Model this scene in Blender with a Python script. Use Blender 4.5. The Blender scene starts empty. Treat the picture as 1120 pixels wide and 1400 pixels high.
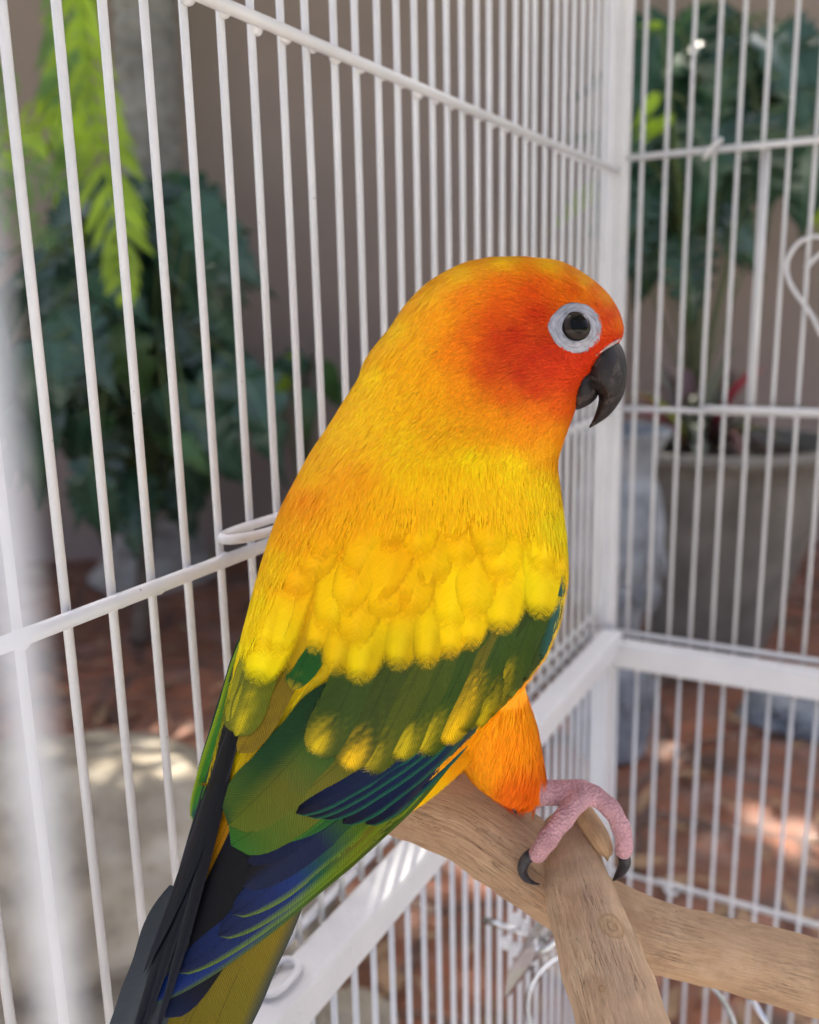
import bpy, bmesh, math, random
import numpy as np
from mathutils import Vector, Matrix, noise
from mathutils.bvhtree import BVHTree

random.seed(7)
rng = np.random.default_rng(7)
scn = bpy.context.scene
COL = scn.collection

# ------------------------------------------------------------------ camera
F = 1254.0                      # focal length in pixels of the 1120x1400 picture
YAW, PITCH, ROLL = -0.49925, -0.21785, -0.02087
CAM = np.array([0.1533, -0.5310, 0.1834])
fw = np.array([math.sin(YAW)*math.cos(PITCH), math.cos(YAW)*math.cos(PITCH), math.sin(PITCH)])
rt = np.cross(fw, [0, 0, 1]); rt /= np.linalg.norm(rt)
up = np.cross(rt, fw)
RT = math.cos(ROLL)*rt + math.sin(ROLL)*up
UP = -math.sin(ROLL)*rt + math.cos(ROLL)*up
cam_data = bpy.data.cameras.new('camera')
cam = bpy.data.objects.new('camera', cam_data)
COL.objects.link(cam)
M3 = Matrix((RT, UP, -fw)).transposed()
cam.matrix_world = Matrix.Translation(Vector(CAM)) @ M3.to_4x4()
cam_data.sensor_fit = 'VERTICAL'
cam_data.sensor_height = 36.0
cam_data.sensor_width = 28.8
cam_data.lens = F/1400*36.0
cam_data.clip_start = 0.005
cam_data.clip_end = 200
cam_data.dof.use_dof = True
cam_data.dof.focus_distance = 0.193
cam_data.dof.aperture_fstop = cam_data.lens/2.3     # aperture about 2.3 mm, as in a phone
scn.camera = cam

# ------------------------------------------------------------------ light
SUN_EL, SUN_AZ = math.radians(62), math.radians(-20)      # azimuth measured from +Y towards +X
world = bpy.data.worlds.new('World')
scn.world = world
world.use_nodes = True
wn = world.node_tree
bg = wn.nodes['Background']
sky = wn.nodes.new('ShaderNodeTexSky')
sky.sky_type = 'NISHITA'
sky.sun_disc = False
sky.sun_elevation = SUN_EL
sky.sun_rotation = SUN_AZ
sky.air_density = 0.32
sky.dust_density = 8.0
sky.ozone_density = 1.2
wn.links.new(sky.outputs[0], bg.inputs[0])
bg.inputs[1].default_value = 0.15
sun_d = bpy.data.lights.new('sun', 'SUN')
sun_d.energy = 3.0
sun_d.angle = math.radians(0.6)
sun_d.color = (1.0, 0.93, 0.83)
sun = bpy.data.objects.new('sun', sun_d)
COL.objects.link(sun)
sdir = Vector((math.sin(SUN_AZ)*math.cos(SUN_EL), math.cos(SUN_AZ)*math.cos(SUN_EL), math.sin(SUN_EL)))
sun.rotation_euler = sdir.to_track_quat('Z', 'Y').to_euler()
scn.view_settings.view_transform = 'Standard'
scn.view_settings.look = 'None'
scn.view_settings.exposure = 2.36
scn.view_settings.gamma = 1.0
scn.cycles.use_denoising = True
scn.cycles.max_bounces = 8
scn.cycles.transparent_max_bounces = 20

# ------------------------------------------------------------------ helpers
def P(px, py, Z):
    """point seen at picture position (px,py), Z metres along the camera axis"""
    px = np.asarray(px, float); py = np.asarray(py, float); Z = np.asarray(Z, float)
    return CAM + Z[..., None]*(fw + RT*((px-560)/F)[..., None] - UP*((py-700)/F)[..., None])

def PX(p):
    v = np.asarray(p, float) - CAM
    z = v @ fw
    return 560 + F*(v @ RT)/z, 700 - F*(v @ UP)/z, z

def lin(c):
    c = np.asarray(c, float)/255.0
    return np.where(c <= 0.04045, c/12.92, ((c+0.055)/1.055)**2.4)

def catmull(pts, n):
    pts = np.asarray(pts, float)
    k = len(pts)
    ext = np.vstack([2*pts[0]-pts[1], pts, 2*pts[-1]-pts[-2]])
    out = []
    for u in np.linspace(0, k-1-1e-9, n):
        i = int(u); t = u-i
        a, b, c, d = ext[i], ext[i+1], ext[i+2], ext[i+3]
        out.append(0.5*((2*b)+(-a+c)*t+(2*a-5*b+4*c-d)*t*t+(-a+3*b-3*c+d)*t**3))
    return np.array(out)

def link(o, parent=None):
    COL.objects.link(o)
    if parent is not None:
        o.parent = parent
        o.matrix_parent_inverse = parent.matrix_world.inverted()
    return o

def mesh_obj(name, verts, faces, mat, parent=None, smooth=True):
    me = bpy.data.meshes.new(name)
    me.from_pydata([tuple(v) for v in verts], [], [tuple(f) for f in faces])
    me.update()
    if smooth:
        me.polygons.foreach_set('use_smooth', [True]*len(me.polygons))
    if mat is not None:
        me.materials.append(mat)
    o = bpy.data.objects.new(name, me)
    return link(o, parent)

def empty(name, loc, label=None, cat=None, group=None):
    o = bpy.data.objects.new(name, None)
    o.empty_display_size = 0.02
    o.matrix_world = Matrix.Translation(Vector(loc))
    COL.objects.link(o)
    bpy.context.view_layer.update()
    if label: tag(o, label, cat, group)
    return o

def tag(o, label, cat, group=None):
    o['label'] = label; o['category'] = cat
    if group: o['group'] = group
    return o

def tube_geo(path, radii, n=10, cap=True, flat=None):
    """tube along path (k,3) with radius per point; returns verts, faces"""
    path = np.asarray(path, float); k = len(path)
    radii = np.broadcast_to(np.asarray(radii, float), (k,))
    tan = np.gradient(path, axis=0); tan /= np.linalg.norm(tan, axis=1)[:, None]
    ref = np.array([0.3, 0.2, 1.0]) if abs(tan[0][2]) < .9 else np.array([1.0, 0.1, 0])
    nrm = np.cross(tan[0], ref); nrm /= np.linalg.norm(nrm)
    V = []; Fc = []
    for i in range(k):
        nrm = nrm - tan[i]*(nrm @ tan[i]); nrm /= np.linalg.norm(nrm)
        b = np.cross(tan[i], nrm)
        for j in range(n):
            a = 2*math.pi*j/n
            V.append(path[i]+radii[i]*(math.cos(a)*nrm+math.sin(a)*b))
    for i in range(k-1):
        for j in range(n):
            j2 = (j+1) % n
            Fc.append((i*n+j, i*n+j2, (i+1)*n+j2, (i+1)*n+j))
    if cap:
        Fc.append(tuple(range(n))[::-1]); Fc.append(tuple((k-1)*n+j for j in range(n)))
    return V, Fc

def tube(name, path, radii, mat, parent=None, n=10):
    v, f = tube_geo(path, radii, n)
    return mesh_obj(name, v, f, mat, parent)

def box_obj(name, lo, hi, mat, parent=None, bevel=0.0015):
    bm = bmesh.new()
    bmesh.ops.create_cube(bm, size=1)
    lo = np.array(lo); hi = np.array(hi)
    for v in bm.verts:
        v.co = Vector(tuple((lo+hi)/2 + np.array(v.co)*(hi-lo)))
    if bevel:
        bmesh.ops.bevel(bm, geom=bm.edges[:], offset=bevel, segments=2, affect='EDGES', profile=.6)
    me = bpy.data.meshes.new(name); bm.to_mesh(me); bm.free()
    if mat: me.materials.append(mat)
    o = bpy.data.objects.new(name, me)
    return link(o, parent)

def join_geo(parts):
    V = []; Fc = []
    for v, f in parts:
        o = len(V); V += list(v); Fc += [tuple(i+o for i in q) for q in f]
    return V, Fc

def dup(o, parent):
    c = o.copy(); COL.objects.link(c); c.parent = parent
    c.matrix_parent_inverse = parent.matrix_world.inverted() if parent else Matrix()
    return c

# ------------------------------------------------------------------ materials
class NT:
    def __init__(s, name):
        s.m = bpy.data.materials.new(name); s.m.use_nodes = True
        s.t = s.m.node_tree; s.b = s.t.nodes['Principled BSDF']
    def n(s, kind, **kw):
        nd = s.t.nodes.new('ShaderNode'+kind)
        for k, v in kw.items():
            if k.startswith('i_'):
                key = k[2:]
                key = int(key) if key.isdigit() else key.replace('_', ' ')
                nd.inputs[key].default_value = v
            else: setattr(nd, k, v)
        return nd
    def l(s, a, b): s.t.links.new(a, b)
    def ramp(s, fac, stops):
        r = s.n('ValToRGB'); cr = r.color_ramp
        while len(cr.elements) < len(stops): cr.elements.new(.5)
        for e, (p, c) in zip(cr.elements, stops):
            e.position = p; e.color = tuple(c)+(1,) if len(c) == 3 else c
        s.l(fac, r.inputs[0]); return r.outputs[0]
    def mix(s, fac, a, b, blend='MIX'):
        m = s.n('Mix', data_type='RGBA', blend_type=blend)
        for v, sock in ((fac, m.inputs[0]), (a, m.inputs[6]), (b, m.inputs[7])):
            if hasattr(v, 'links'): s.l(v, sock)
            elif isinstance(v, (int, float)): sock.default_value = v
            else: sock.default_value = tuple(v)+(1,) if len(v) == 3 else v
        return m.outputs[2]
    def math(s, op, a, b=0.0):
        m = s.n('Math', operation=op)
        for v, i in ((a, 0), (b, 1)):
            if hasattr(v, 'links'): s.l(v, m.inputs[i])
            else: m.inputs[i].default_value = v
        return m.outputs[0]
    def noise(s, vec, scale, detail=4, rough=.55, dist=0):
        nd = s.n('TexNoise', i_Scale=scale, i_Detail=detail, i_Roughness=rough, i_Distortion=dist)
        if vec is not None: s.l(vec, nd.inputs['Vector'])
        return nd.outputs[0]
    def pos(s): return s.n('NewGeometry').outputs['Position']
    def bump(s, h, strength, dist):
        b = s.n('Bump', i_Strength=strength, i_Distance=dist)
        s.l(h, b.inputs['Height']); s.l(b.outputs[0], s.b.inputs['Normal'])

def mat_white():
    k = NT('white_powder_coat'); p = k.pos()
    n1 = k.noise(p, 420, 3)
    base = k.ramp(k.noise(p, 35, 4), [(.3, (.535, .538, .543)), (.7, (.60, .60, .602))])
    sp = k.n('TexVoronoi', i_Scale=210.0); k.l(p, sp.inputs['Vector'])
    spots = k.ramp(sp.outputs['Distance'], [(.045, (1, 1, 1)), (.075, (0, 0, 0))])
    gate = k.ramp(k.noise(p, 55, 2), [(.55, (0, 0, 0)), (.62, (1, 1, 1))])
    f = k.math('MULTIPLY', spots, gate)
    f = k.math('MULTIPLY', f, .75)
    c = k.mix(f, base, (.16, .14, .12))
    dirt = k.ramp(k.noise(p, 75, 6, .7), [(.6, (0, 0, 0)), (.8, (1, 1, 1))])
    c = k.mix(k.math('MULTIPLY', dirt, .35), c, (.45, .40, .34))
    k.l(c, k.b.inputs['Base Color'])
    k.b.inputs['Roughness'].default_value = .33
    k.b.inputs['Specular IOR Level'].default_value = .45
    k.bump(n1, .22, .0006)
    return k.m

def mat_simple(name, col, rough=.5, spec=.4, metal=0, nscale=60, var=.25, bump=0, bdist=.001):
    k = NT(name); p = k.pos()
    c = np.array(col)
    cc = k.ramp(k.noise(p, nscale, 5), [(.25, tuple(c*(1-var))), (.75, tuple(np.minimum(c*(1+var), 1)))])
    k.l(cc, k.b.inputs['Base Color'])
    k.b.inputs['Roughness'].default_value = rough
    k.b.inputs['Specular IOR Level'].default_value = spec
    k.b.inputs['Metallic'].default_value = metal
    if bump: k.bump(k.noise(p, nscale*2, 6, .65), bump, bdist)
    return k.m

def mat_wall():
    k = NT('brown_painted_wall'); p = k.pos()
    c = k.ramp(k.noise(p, 1.3, 5), [(.3, (.275, .208, .170)), (.7, (.33, .25, .206))])
    c = k.mix(k.math('MULTIPLY', k.ramp(k.noise(p, 9, 6, .7), [(.5, (0, 0, 0)), (.75, (1, 1, 1))]), .25), c, (.21, .16, .135))
    k.l(c, k.b.inputs['Base Color']); k.b.inputs['Roughness'].default_value = .85
    k.bump(k.noise(p, 40, 6, .7), .3, .004)
    return k.m

def mat_ground():
    k = NT('terracotta_ground'); p = k.pos()
    n1 = k.noise(p, 3.2, 6, .62)
    c = k.ramp(n1, [(.3, (.075, .030, .016)), (.48, (.19, .066, .032)), (.62, (.29, .105, .052)), (.8, (.22, .125, .08))])
    n2 = k.noise(p, 22, 6, .7)
    c = k.mix(k.ramp(n2, [(.35, (.8, .8, .8)), (.6, (0, 0, 0))]), c, (.095, .058, .042))
    vor = k.n('TexVoronoi', feature='DISTANCE_TO_EDGE', i_Scale=3.1)
    dv = k.n('VectorMath', operation='ADD'); nz = k.n('TexNoise', i_Scale=5.0)
    k.l(p, nz.inputs['Vector'])
    sc = k.n('VectorMath', operation='SCALE'); sc.inputs['Scale'].default_value = .18
    k.l(nz.outputs['Color'], sc.inputs[0]); k.l(p, dv.inputs[0]); k.l(sc.outputs[0], dv.inputs[1])
    k.l(dv.outputs[0], vor.inputs['Vector'])
    crack = k.ramp(vor.outputs['Distance'], [(.012, (1, 1, 1)), (.05, (0, 0, 0))])
    c = k.mix(k.math('MULTIPLY', crack, .75), c, (.045, .032, .026))
    pale = k.ramp(k.noise(p, 8, 5, .7), [(.54, (0, 0, 0)), (.66, (1, 1, 1))])
    c = k.mix(k.math('MULTIPLY', pale, .55), c, (.24, .165, .14))
    # unseen ground beyond the yard, dulled to grass tones to cut red bounce light
    dd = k.n('VectorMath', operation='DISTANCE'); k.l(p, dd.inputs[0]); dd.inputs[1].default_value = tuple(CAM*[1, 1, 0]+hd*1.7+np.array([0, 0, GZ]))
    far = k.ramp(k.math('DIVIDE', k.math('ADD', dd.outputs['Value'], k.math('MULTIPLY', k.noise(p, 2.5, 4), .6)), 10.0), [(.22, (0, 0, 0)), (.27, (1, 1, 1))])
    c = k.mix(far, c, k.ramp(k.noise(p, 12, 6, .7), [(.3, (.05, .07, .025)), (.7, (.13, .15, .06))]))
    k.l(c, k.b.inputs['Base Color'])
    r = k.ramp(k.noise(p, 6, 4), [(.42, (.28, .28, .28)), (.6, (.8, .8, .8))])
    k.l(r, k.b.inputs['Roughness'])
    h = k.math('SUBTRACT', k.noise(p, 45, 6, .7), crack)
    k.bump(h, .5, .006)
    return k.m

def mat_stone(name, c0, c1, c2, scale=14):
    k = NT(name); p = k.pos()
    c = k.ramp(k.noise(p, scale, 8, .7), [(.28, c0), (.5, c1), (.72, c2)])
    c = k.mix(k.math('MULTIPLY', k.ramp(k.noise(p, scale*4, 4, .7), [(.5, (0, 0, 0)), (.7, (1, 1, 1))]), .4), c, c0)
    k.l(c, k.b.inputs['Base Color']); k.b.inputs['Roughness'].default_value = .8
    k.bump(k.noise(p, scale*3, 8, .7), .7, .01)
    return k.m

def mat_leaf(name, col, rough=.38, trans=.15, vein=True):
    k = NT(name); uv = k.n('UVMap').outputs[0]
    p = k.pos(); c = np.array(col)
    cc = k.ramp(k.noise(p, 9, 4), [(.3, tuple(c*.65)), (.7, tuple(c*1.35))])
    if vein:
        sep = k.n('SeparateXYZ'); k.l(uv, sep.inputs[0])
        mid = k.ramp(k.math('ABSOLUTE', sep.outputs[0]), [(.02, (1, 1, 1)), (.06, (0, 0, 0))])
        ph = k.math('SUBTRACT', k.math('MULTIPLY', sep.outputs[1], 9.0), k.math('MULTIPLY', k.math('ABSOLUTE', sep.outputs[0]), 2.5))
        st = k.ramp(k.math('FRACT', ph), [(.0, (1, 1, 1)), (.08, (0, 0, 0))])
        cc = k.mix(k.math('MULTIPLY', mid, .6), cc, tuple(np.minimum(c*2.4+.03, 1)))
        cc = k.mix(k.math('MULTIPLY', st, .35), cc, tuple(np.minimum(c*2.0+.02, 1)))
    k.l(cc, k.b.inputs['Base Color'])
    k.b.inputs['Roughness'].default_value = rough
    k.b.inputs['Specular IOR Level'].default_value = .5
    if trans:
        tr = k.n('BsdfTranslucent'); k.l(cc, tr.inputs[0])
        mx = k.n('MixShader', i_0=trans)
        k.l(k.b.outputs[0], mx.inputs[1]); k.l(tr.outputs[0], mx.inputs[2])
        k.l(mx.outputs[0], k.t.nodes['Material Output'].inputs[0])
    return k.m

def mat_feather(name, barb=.5, fray=0.0, f0=.84, *,  rough=.55, spec=.2, trans=.0, sheen=.0, period=.62):
    k = NT(name)
    at = k.n('Attribute', attribute_name='Col').outputs['Color']
    uv = k.n('UVMap').outputs[0]
    sep = k.n('SeparateXYZ'); k.l(uv, sep.inputs[0])
    ax = k.math('ABSOLUTE', sep.outputs[0])
    wob = k.math('MULTIPLY', k.noise(uv, .6, 3), 1.2)
    ph = k.math('ADD', k.math('SUBTRACT', sep.outputs[1], k.math('MULTIPLY', ax, .95)), wob)
    s = k.math('SINE', k.math('MULTIPLY', ph, 2*math.pi/period))
    s = k.math('ADD', k.math('MULTIPLY', s, .5), .5)
    shaft = k.ramp(ax, [(.05, (1, 1, 1)), (.22, (0, 0, 0))])
    cmb = k.n('CombineXYZ'); k.l(k.math('MULTIPLY', ph, 2.6), cmb.inputs[0]); k.l(k.math('MULTIPLY', ax, .35), cmb.inputs[1])
    stn = k.noise(cmb.outputs[0], 1.0, 4, .65)
    streak = k.ramp(stn, [(.3, (.88, .86, .84)), (.7, (1.08, 1.08, 1.08))])
    c = k.mix(1.0, at, streak, 'MULTIPLY')
    c = k.mix(k.math('MULTIPLY', s, barb), c, k.mix(1.0, c, (.30, .32, .30), 'MULTIPLY'))
    c = k.mix(k.math('MULTIPLY', shaft, barb*1.0), c, k.mix(1.0, c, (.3, .3, .3), 'MULTIPLY'))
    k.l(c, k.b.inputs['Base Color'])
    k.b.inputs['Roughness'].default_value = rough
    k.b.inputs['Specular IOR Level'].default_value = spec
    if sheen:
        k.b.inputs['Sheen Weight'].default_value = sheen
        k.b.inputs['Sheen Roughness'].default_value = .4
        k.l(at, k.b.inputs['Sheen Tint'])
    k.bump(k.math('ADD', k.math('MULTIPLY', s, barb), k.math('MULTIPLY', stn, .8)), .3, .0002)
    out = k.b.outputs[0]
    if trans:
        tr = k.n('BsdfTranslucent'); k.l(c, tr.inputs[0])
        mx = k.n('MixShader', i_0=trans)
        k.l(k.b.outputs[0], mx.inputs[1]); k.l(tr.outputs[0], mx.inputs[2])
        out = mx.outputs[0]
    if fray:      # barbs part at the vane edge, leaving a soft fringe
        eg = k.n('Attribute', attribute_name='Edge').outputs['Fac']
        fr = k.math('ADD', eg, k.math('MULTIPLY', k.math('SUBTRACT', stn, .5), fray))
        al = k.ramp(fr, [(f0, (0, 0, 0)), (1.0, (1, 1, 1))])
        tp = k.n('BsdfTransparent'); m2 = k.n('MixShader')
        k.l(al, m2.inputs[0]); k.l(out, m2.inputs[1]); k.l(tp.outputs[0], m2.inputs[2]); out = m2.outputs[0]
    k.l(out, k.t.nodes['Material Output'].inputs[0])
    return k.m

def mat_body():
    k = NT('plumage_and_skin'); p = k.pos()
    at = k.n('Attribute', attribute_name='Col').outputs['Color']
    sk = k.n('Attribute', attribute_name='Skin').outputs['Fac']
    v = k.n('TexVoronoi', i_Scale=1500.0); k.l(p, v.inputs['Vector'])
    sc = k.ramp(v.outputs['Distance'], [(.15, (1, 1, 1)), (.75, (0, 0, 0))])
    dark = k.ramp(k.noise(p, 190, 3), [(.52, (0, 0, 0)), (.66, (1, 1, 1))])
    gaps = k.mix(k.math('MULTIPLY', dark, .2), k.mix(.22, at, k.mix(1.0, at, sc, 'MULTIPLY')), (.16, .06, .08))
    c = k.mix(sk, at, gaps)
    k.l(c, k.b.inputs['Base Color'])
    k.b.inputs['Roughness'].default_value = .6
    k.b.inputs['Specular IOR Level'].default_value = .25
    k.b.inputs['Subsurface Weight'].default_value = .12
    k.b.inputs['Subsurface Radius'].default_value = (.002, .0008, .0005)
    k.b.inputs['Subsurface Scale'].default_value = .6
    h = k.math('MULTIPLY', sc, sk)
    k.bump(h, .7, .0005)
    return k.m

def mat_wood(name, tint=(1, 1, 1), knots=()):
    k = NT(name); uv = k.n('UVMap').outputs[0]; p = k.pos()
    mp = k.n('Mapping'); k.l(uv, mp.inputs[0]); mp.inputs['Scale'].default_value = (1.0, .07, 1)
    t = np.array(tint)
    n1 = k.noise(mp.outputs[0], 9, 7, .65, 1.2)
    c = k.ramp(n1, [(.15, tuple(np.array((.34, .20, .105))*t)), (.38, tuple(np.array((.56, .38, .235))*t)), (.68, tuple(np.array((.68, .50, .33))*t))])
    mp2 = k.n('Mapping'); k.l(uv, mp2.inputs[0]); mp2.inputs['Scale'].default_value = (1.0, .05, 1)
    fine = k.noise(mp2.outputs[0], 40, 6, .7, .6)
    cr = k.ramp(fine, [(.30, (1, 1, 1)), (.40, (0, 0, 0))])
    c = k.mix(k.math('MULTIPLY', cr, .35), c, (.16, .09, .05))
    mp3 = k.n('Mapping'); k.l(uv, mp3.inputs[0]); mp3.inputs['Scale'].default_value = (1.0, .035, 1)
    ck = k.noise(mp3.outputs[0], 13, 3, .5, 1.5)
    crk = k.ramp(k.math('ABSOLUTE', k.math('SUBTRACT', ck, .5)), [(.006, (1, 1, 1)), (.016, (0, 0, 0))])
    gate = k.ramp(k.noise(p, 60, 3), [(.45, (0, 0, 0)), (.6, (1, 1, 1))])
    crk = k.math('MULTIPLY', crk, gate)
    c = k.mix(k.math('MULTIPLY', crk, .75), c, (.10, .05, .03))
    blot = k.ramp(k.noise(p, 45, 5, .6), [(.45, (0, 0, 0)), (.75, (1, 1, 1))])
    c = k.mix(k.math('MULTIPLY', blot, .45), c, tuple(np.array((.38, .20, .11))*t))
    wt = k.ramp(k.noise(p, 28, 6, .7, .5), [(.48, (0, 0, 0)), (.62, (1, 1, 1))])
    c = k.mix(k.math('MULTIPLY', wt, .5), c, tuple(np.array((.36, .25, .165))*t))
    pl = k.ramp(k.noise(p, 70, 5, .65), [(.55, (0, 0, 0)), (.7, (1, 1, 1))])
    c = k.mix(k.math('MULTIPLY', pl, .45), c, tuple(np.minimum(np.array((.74, .58, .41))*t, .8)))
    h = k.math('ADD', k.math('MULTIPLY', fine, .8), k.math('MULTIPLY', k.noise(p, 260, 5, .6), .5))
    h = k.math('SUBTRACT', h, crk)
    for (q, r) in knots:
        d = k.n('VectorMath', operation='DISTANCE'); k.l(p, d.inputs[0]); d.inputs[1].default_value = tuple(q)
        dd = k.math('ADD', d.outputs['Value'], k.math('MULTIPLY', k.noise(p, 230, 3), r*.5))
        rel = k.math('DIVIDE', dd, r*1.25)
        ring = k.math('SINE', k.math('MULTIPLY', rel, 17.0))
        inside = k.ramp(rel, [(.8, (1, 1, 1)), (1.15, (0, 0, 0))])
        core = k.ramp(rel, [(.20, (1, 1, 1)), (.3, (0, 0, 0))])
        c = k.mix(k.math('MULTIPLY', inside, .6), c, tuple(np.array((.56, .38, .2))*t))
        c = k.mix(k.math('MULTIPLY', k.math('MULTIPLY', inside, k.math('MAXIMUM', ring, 0.0)), .35), c, (.3, .16, .07))
        c = k.mix(core, c, (.05, .025, .015))
        h = k.math('ADD', h, k.math('MULTIPLY', inside, k.math('MULTIPLY', ring, .25)))
    k.l(c, k.b.inputs['Base Color']); k.b.inputs['Roughness'].default_value = .62
    k.b.inputs['Specular IOR Level'].default_value = .3
    k.bump(k.math('ADD', h, k.math('MULTIPLY', k.noise(p, 700, 4, .6), .35)), .8, .0014)
    return k.m

M_WHITE = mat_white()
M_STEEL = mat_simple('zinc_steel', (.62, .63, .64), .25, .5, 1.0, 120, .15)
M_WALL = mat_wall()

# ================================================================== SETTING
GZ = CAM[2]-0.80
hd = np.array([math.sin(YAW), math.cos(YAW), 0]); hr = np.array([math.cos(YAW), -math.sin(YAW), 0])

def ground_pt(px, py, z=GZ):
    d = fw + RT*((px-560)/F) - UP*((py-700)/F)
    return CAM + d*((z-CAM[2])/d[2])

def hdist(px, py, D):
    """point on the ray of (px,py) at horizontal distance D in front of the camera"""
    d = fw + RT*((px-560)/F) - UP*((py-700)/F)
    return CAM + d*(D/(d @ hd))

M_GROUND = mat_ground()
def build_ground():
    n = 90
    xs = np.concatenate([np.linspace(-40, -3, 8)[:-1], np.linspace(-3, 3, n), np.linspace(3, 40, 8)[1:]])
    ys = np.concatenate([np.linspace(-40, -2, 8)[:-1], np.linspace(-2, 5, n), np.linspace(5, 40, 8)[1:]])
    V = []
    for y in ys:
        for x in xs:
            q = CAM*[1, 1, 0]+hd*y+hr*x
            z = GZ + .018*(noise.noise(Vector((q[0]*3, q[1]*3, 0)))) + .008*noise.noise(Vector((q[0]*11, q[1]*11, 3)))
            V.append((q[0], q[1], z))
    w = len(xs)
    Fc = [(j*w+i, j*w+i+1, (j+1)*w+i+1, (j+1)*w+i) for j in range(len(ys)-1) for i in range(w-1)]
    o = mesh_obj('ground', V, Fc, M_GROUND)
    o['kind'] = 'structure'
build_ground()

def build_bounce_patio():
    # pale concrete patio slabs added behind the camera, unseen, to bounce light onto the bird
    mt = mat_stone('bounce_concrete', (.36, .35, .33), (.46, .45, .43), (.54, .53, .50), 6)
    o = empty('bounce_patio', CAM*[1, 1, 0]+np.array([0, 0, GZ])); o['kind'] = 'structure'
    c = CAM*[1, 1, 0]
    for i in range(-4, 4):
        for j in range(6):
            V = []
            for z in (GZ-.05, GZ+.032):
                for a, b in ((i*.9+.005, .12-j*.9), (i*.9+.895, .12-j*.9), (i*.9+.895, .12-j*.9-.89), (i*.9+.005, .12-j*.9-.89)):
                    q = c+hr*a+hd*b; V.append((q[0], q[1], z))
            mesh_obj('slab', V, [(3, 2, 1, 0), (4, 5, 6, 7), (0, 1, 5, 4), (1, 2, 6, 5), (2, 3, 7, 6), (3, 0, 4, 7)], mt, o, smooth=False)
build_bounce_patio()

WD = 3.0
def build_wall():
    # masonry wall with real thickness, plinth and coping, running across the view
    c = CAM*[1, 1, 0]+hd*WD
    root = empty('garden_wall', (c[0], c[1], GZ), 'plain brown painted garden wall behind the plants and the cage', 'wall')
    def slab(name, lo, hi, mat):
        V = []
        for z in (lo[2], hi[2]):
            for (a, b) in ((lo[0], lo[1]), (hi[0], lo[1]), (hi[0], hi[1]), (lo[0], hi[1])):
                q = c+hr*a+hd*b
                V.append((q[0], q[1], z))
        Fc = [(0, 3, 2, 1), (4, 5, 6, 7), (0, 1, 5, 4), (1, 2, 6, 5), (2, 3, 7, 6), (3, 0, 4, 7)]
        return mesh_obj(name, V, Fc, mat, root, smooth=False)
    slab('wall_face', (-7, 0, GZ-.1), (7, .18, GZ+1.95), M_WALL)
    slab('coping', (-7.02, -.03, GZ+1.953), (7.02, .21, GZ+2.03), M_WALL)
build_wall()

# ------------------------------------------------------------------ plants
LEAF_DARK = mat_leaf('dark_green_leaf', (.034, .082, .046), .24, .14)
LEAF_MID = mat_leaf('mid_green_leaf', (.05, .12, .03), .38, .25)
LEAF_LIME_BACKLIT = mat_leaf('lime_backlit_leaf', (.36, .52, .03), .45, .45, False)  # lime green with the sun behind the blades put into the colour
LEAF_FERN = mat_leaf('fern_leaf', (.16, .28, .06), .45, .4, False)
M_STEM = mat_simple('brown_stem', (.12, .09, .065), .8, .2, 0, 30, .4, .5, .004)
M_GSTEM = mat_simple('green_stem', (.10, .14, .05), .6, .3, 0, 30, .3)

def leaf_mesh(name, L, W, lobes=0, droop=.35, fold=.25, wavy=.04, tip=.9, mat=None):
    """leaf growing along +Y from the origin, upper face +Z, with a midrib fold and droop; UV x=-1..1, y=0..1"""
    n, m = 36, 7
    V = []; UV = []
    ph = rng.uniform(0, 6)
    for i in range(n+1):
        t = i/n
        w = (math.sin(math.pi*min(1, t**.62*1.0)))**.8 * (1-.25*t)
        if t > .93: w *= .75
        if lobes: w *= .42+.58*abs(math.cos(math.pi*lobes*t))**.55
        w = max(w, .015)*W/2
        for j in range(m):
            s = -1+2*j/(m-1)
            x = s*w
            y = L*t - (.16*L*t*abs(s) if lobes else .05*L*abs(s))
            z = -droop*L*t*t + fold*abs(s)*w + wavy*L*math.sin(6*t+ph+2*s)*abs(s)
            V.append((x, y, z)); UV.append((s, t))
    Fc = [(i*m+j, i*m+j+1, (i+1)*m+j+1, (i+1)*m+j) for i in range(n) for j in range(m-1)]
    me = bpy.data.meshes.new(name)
    me.from_pydata(V, [], Fc)
    uvl = me.uv_layers.new(name='UVMap')
    idx = np.zeros(len(me.loops), int); me.loops.foreach_get('vertex_index', idx)
    uvl.data.foreach_set('uv', np.array(UV)[idx].ravel())
    me.polygons.foreach_set('use_smooth', [True]*len(me.polygons))
    if mat: me.materials.append(mat)
    return me

def place(me, name, base, direction, normal, scale, parent):
    y = Vector(direction).normalized(); z = Vector(normal)
    x = y.cross(z).normalized(); z = x.cross(y).normalized()
    o = bpy.data.objects.new(name, me)
    COL.objects.link(o)
    mw = Matrix((x, y, z)).transposed().to_4x4()
    mw = Matrix.Translation(Vector(base)) @ mw @ Matrix.Scale(scale, 4)
    o.parent = parent
    o.matrix_parent_inverse = parent.matrix_world.inverted()
    o.matrix_basis = mw
    return o

LB = [leaf_mesh('leaf', 1, w_, lb, dr, .25, .04, mat=LEAF_DARK) for lb, dr, w_ in ((5, .3, .7), (4, .5, .66), (6, .2, .74), (7, .4, .7), (0, .35, .5))]
LM = [leaf_mesh('leaf', 1, .5, lb, dr, .2, .03, mat=LEAF_MID) for lb, dr in ((0, .3), (4, .4))]
LL = [leaf_mesh('leaf', 1, .36, 0, dr, .15, .03, mat=LEAF_LIME_BACKLIT) for dr in (.2, .45)]

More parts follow.
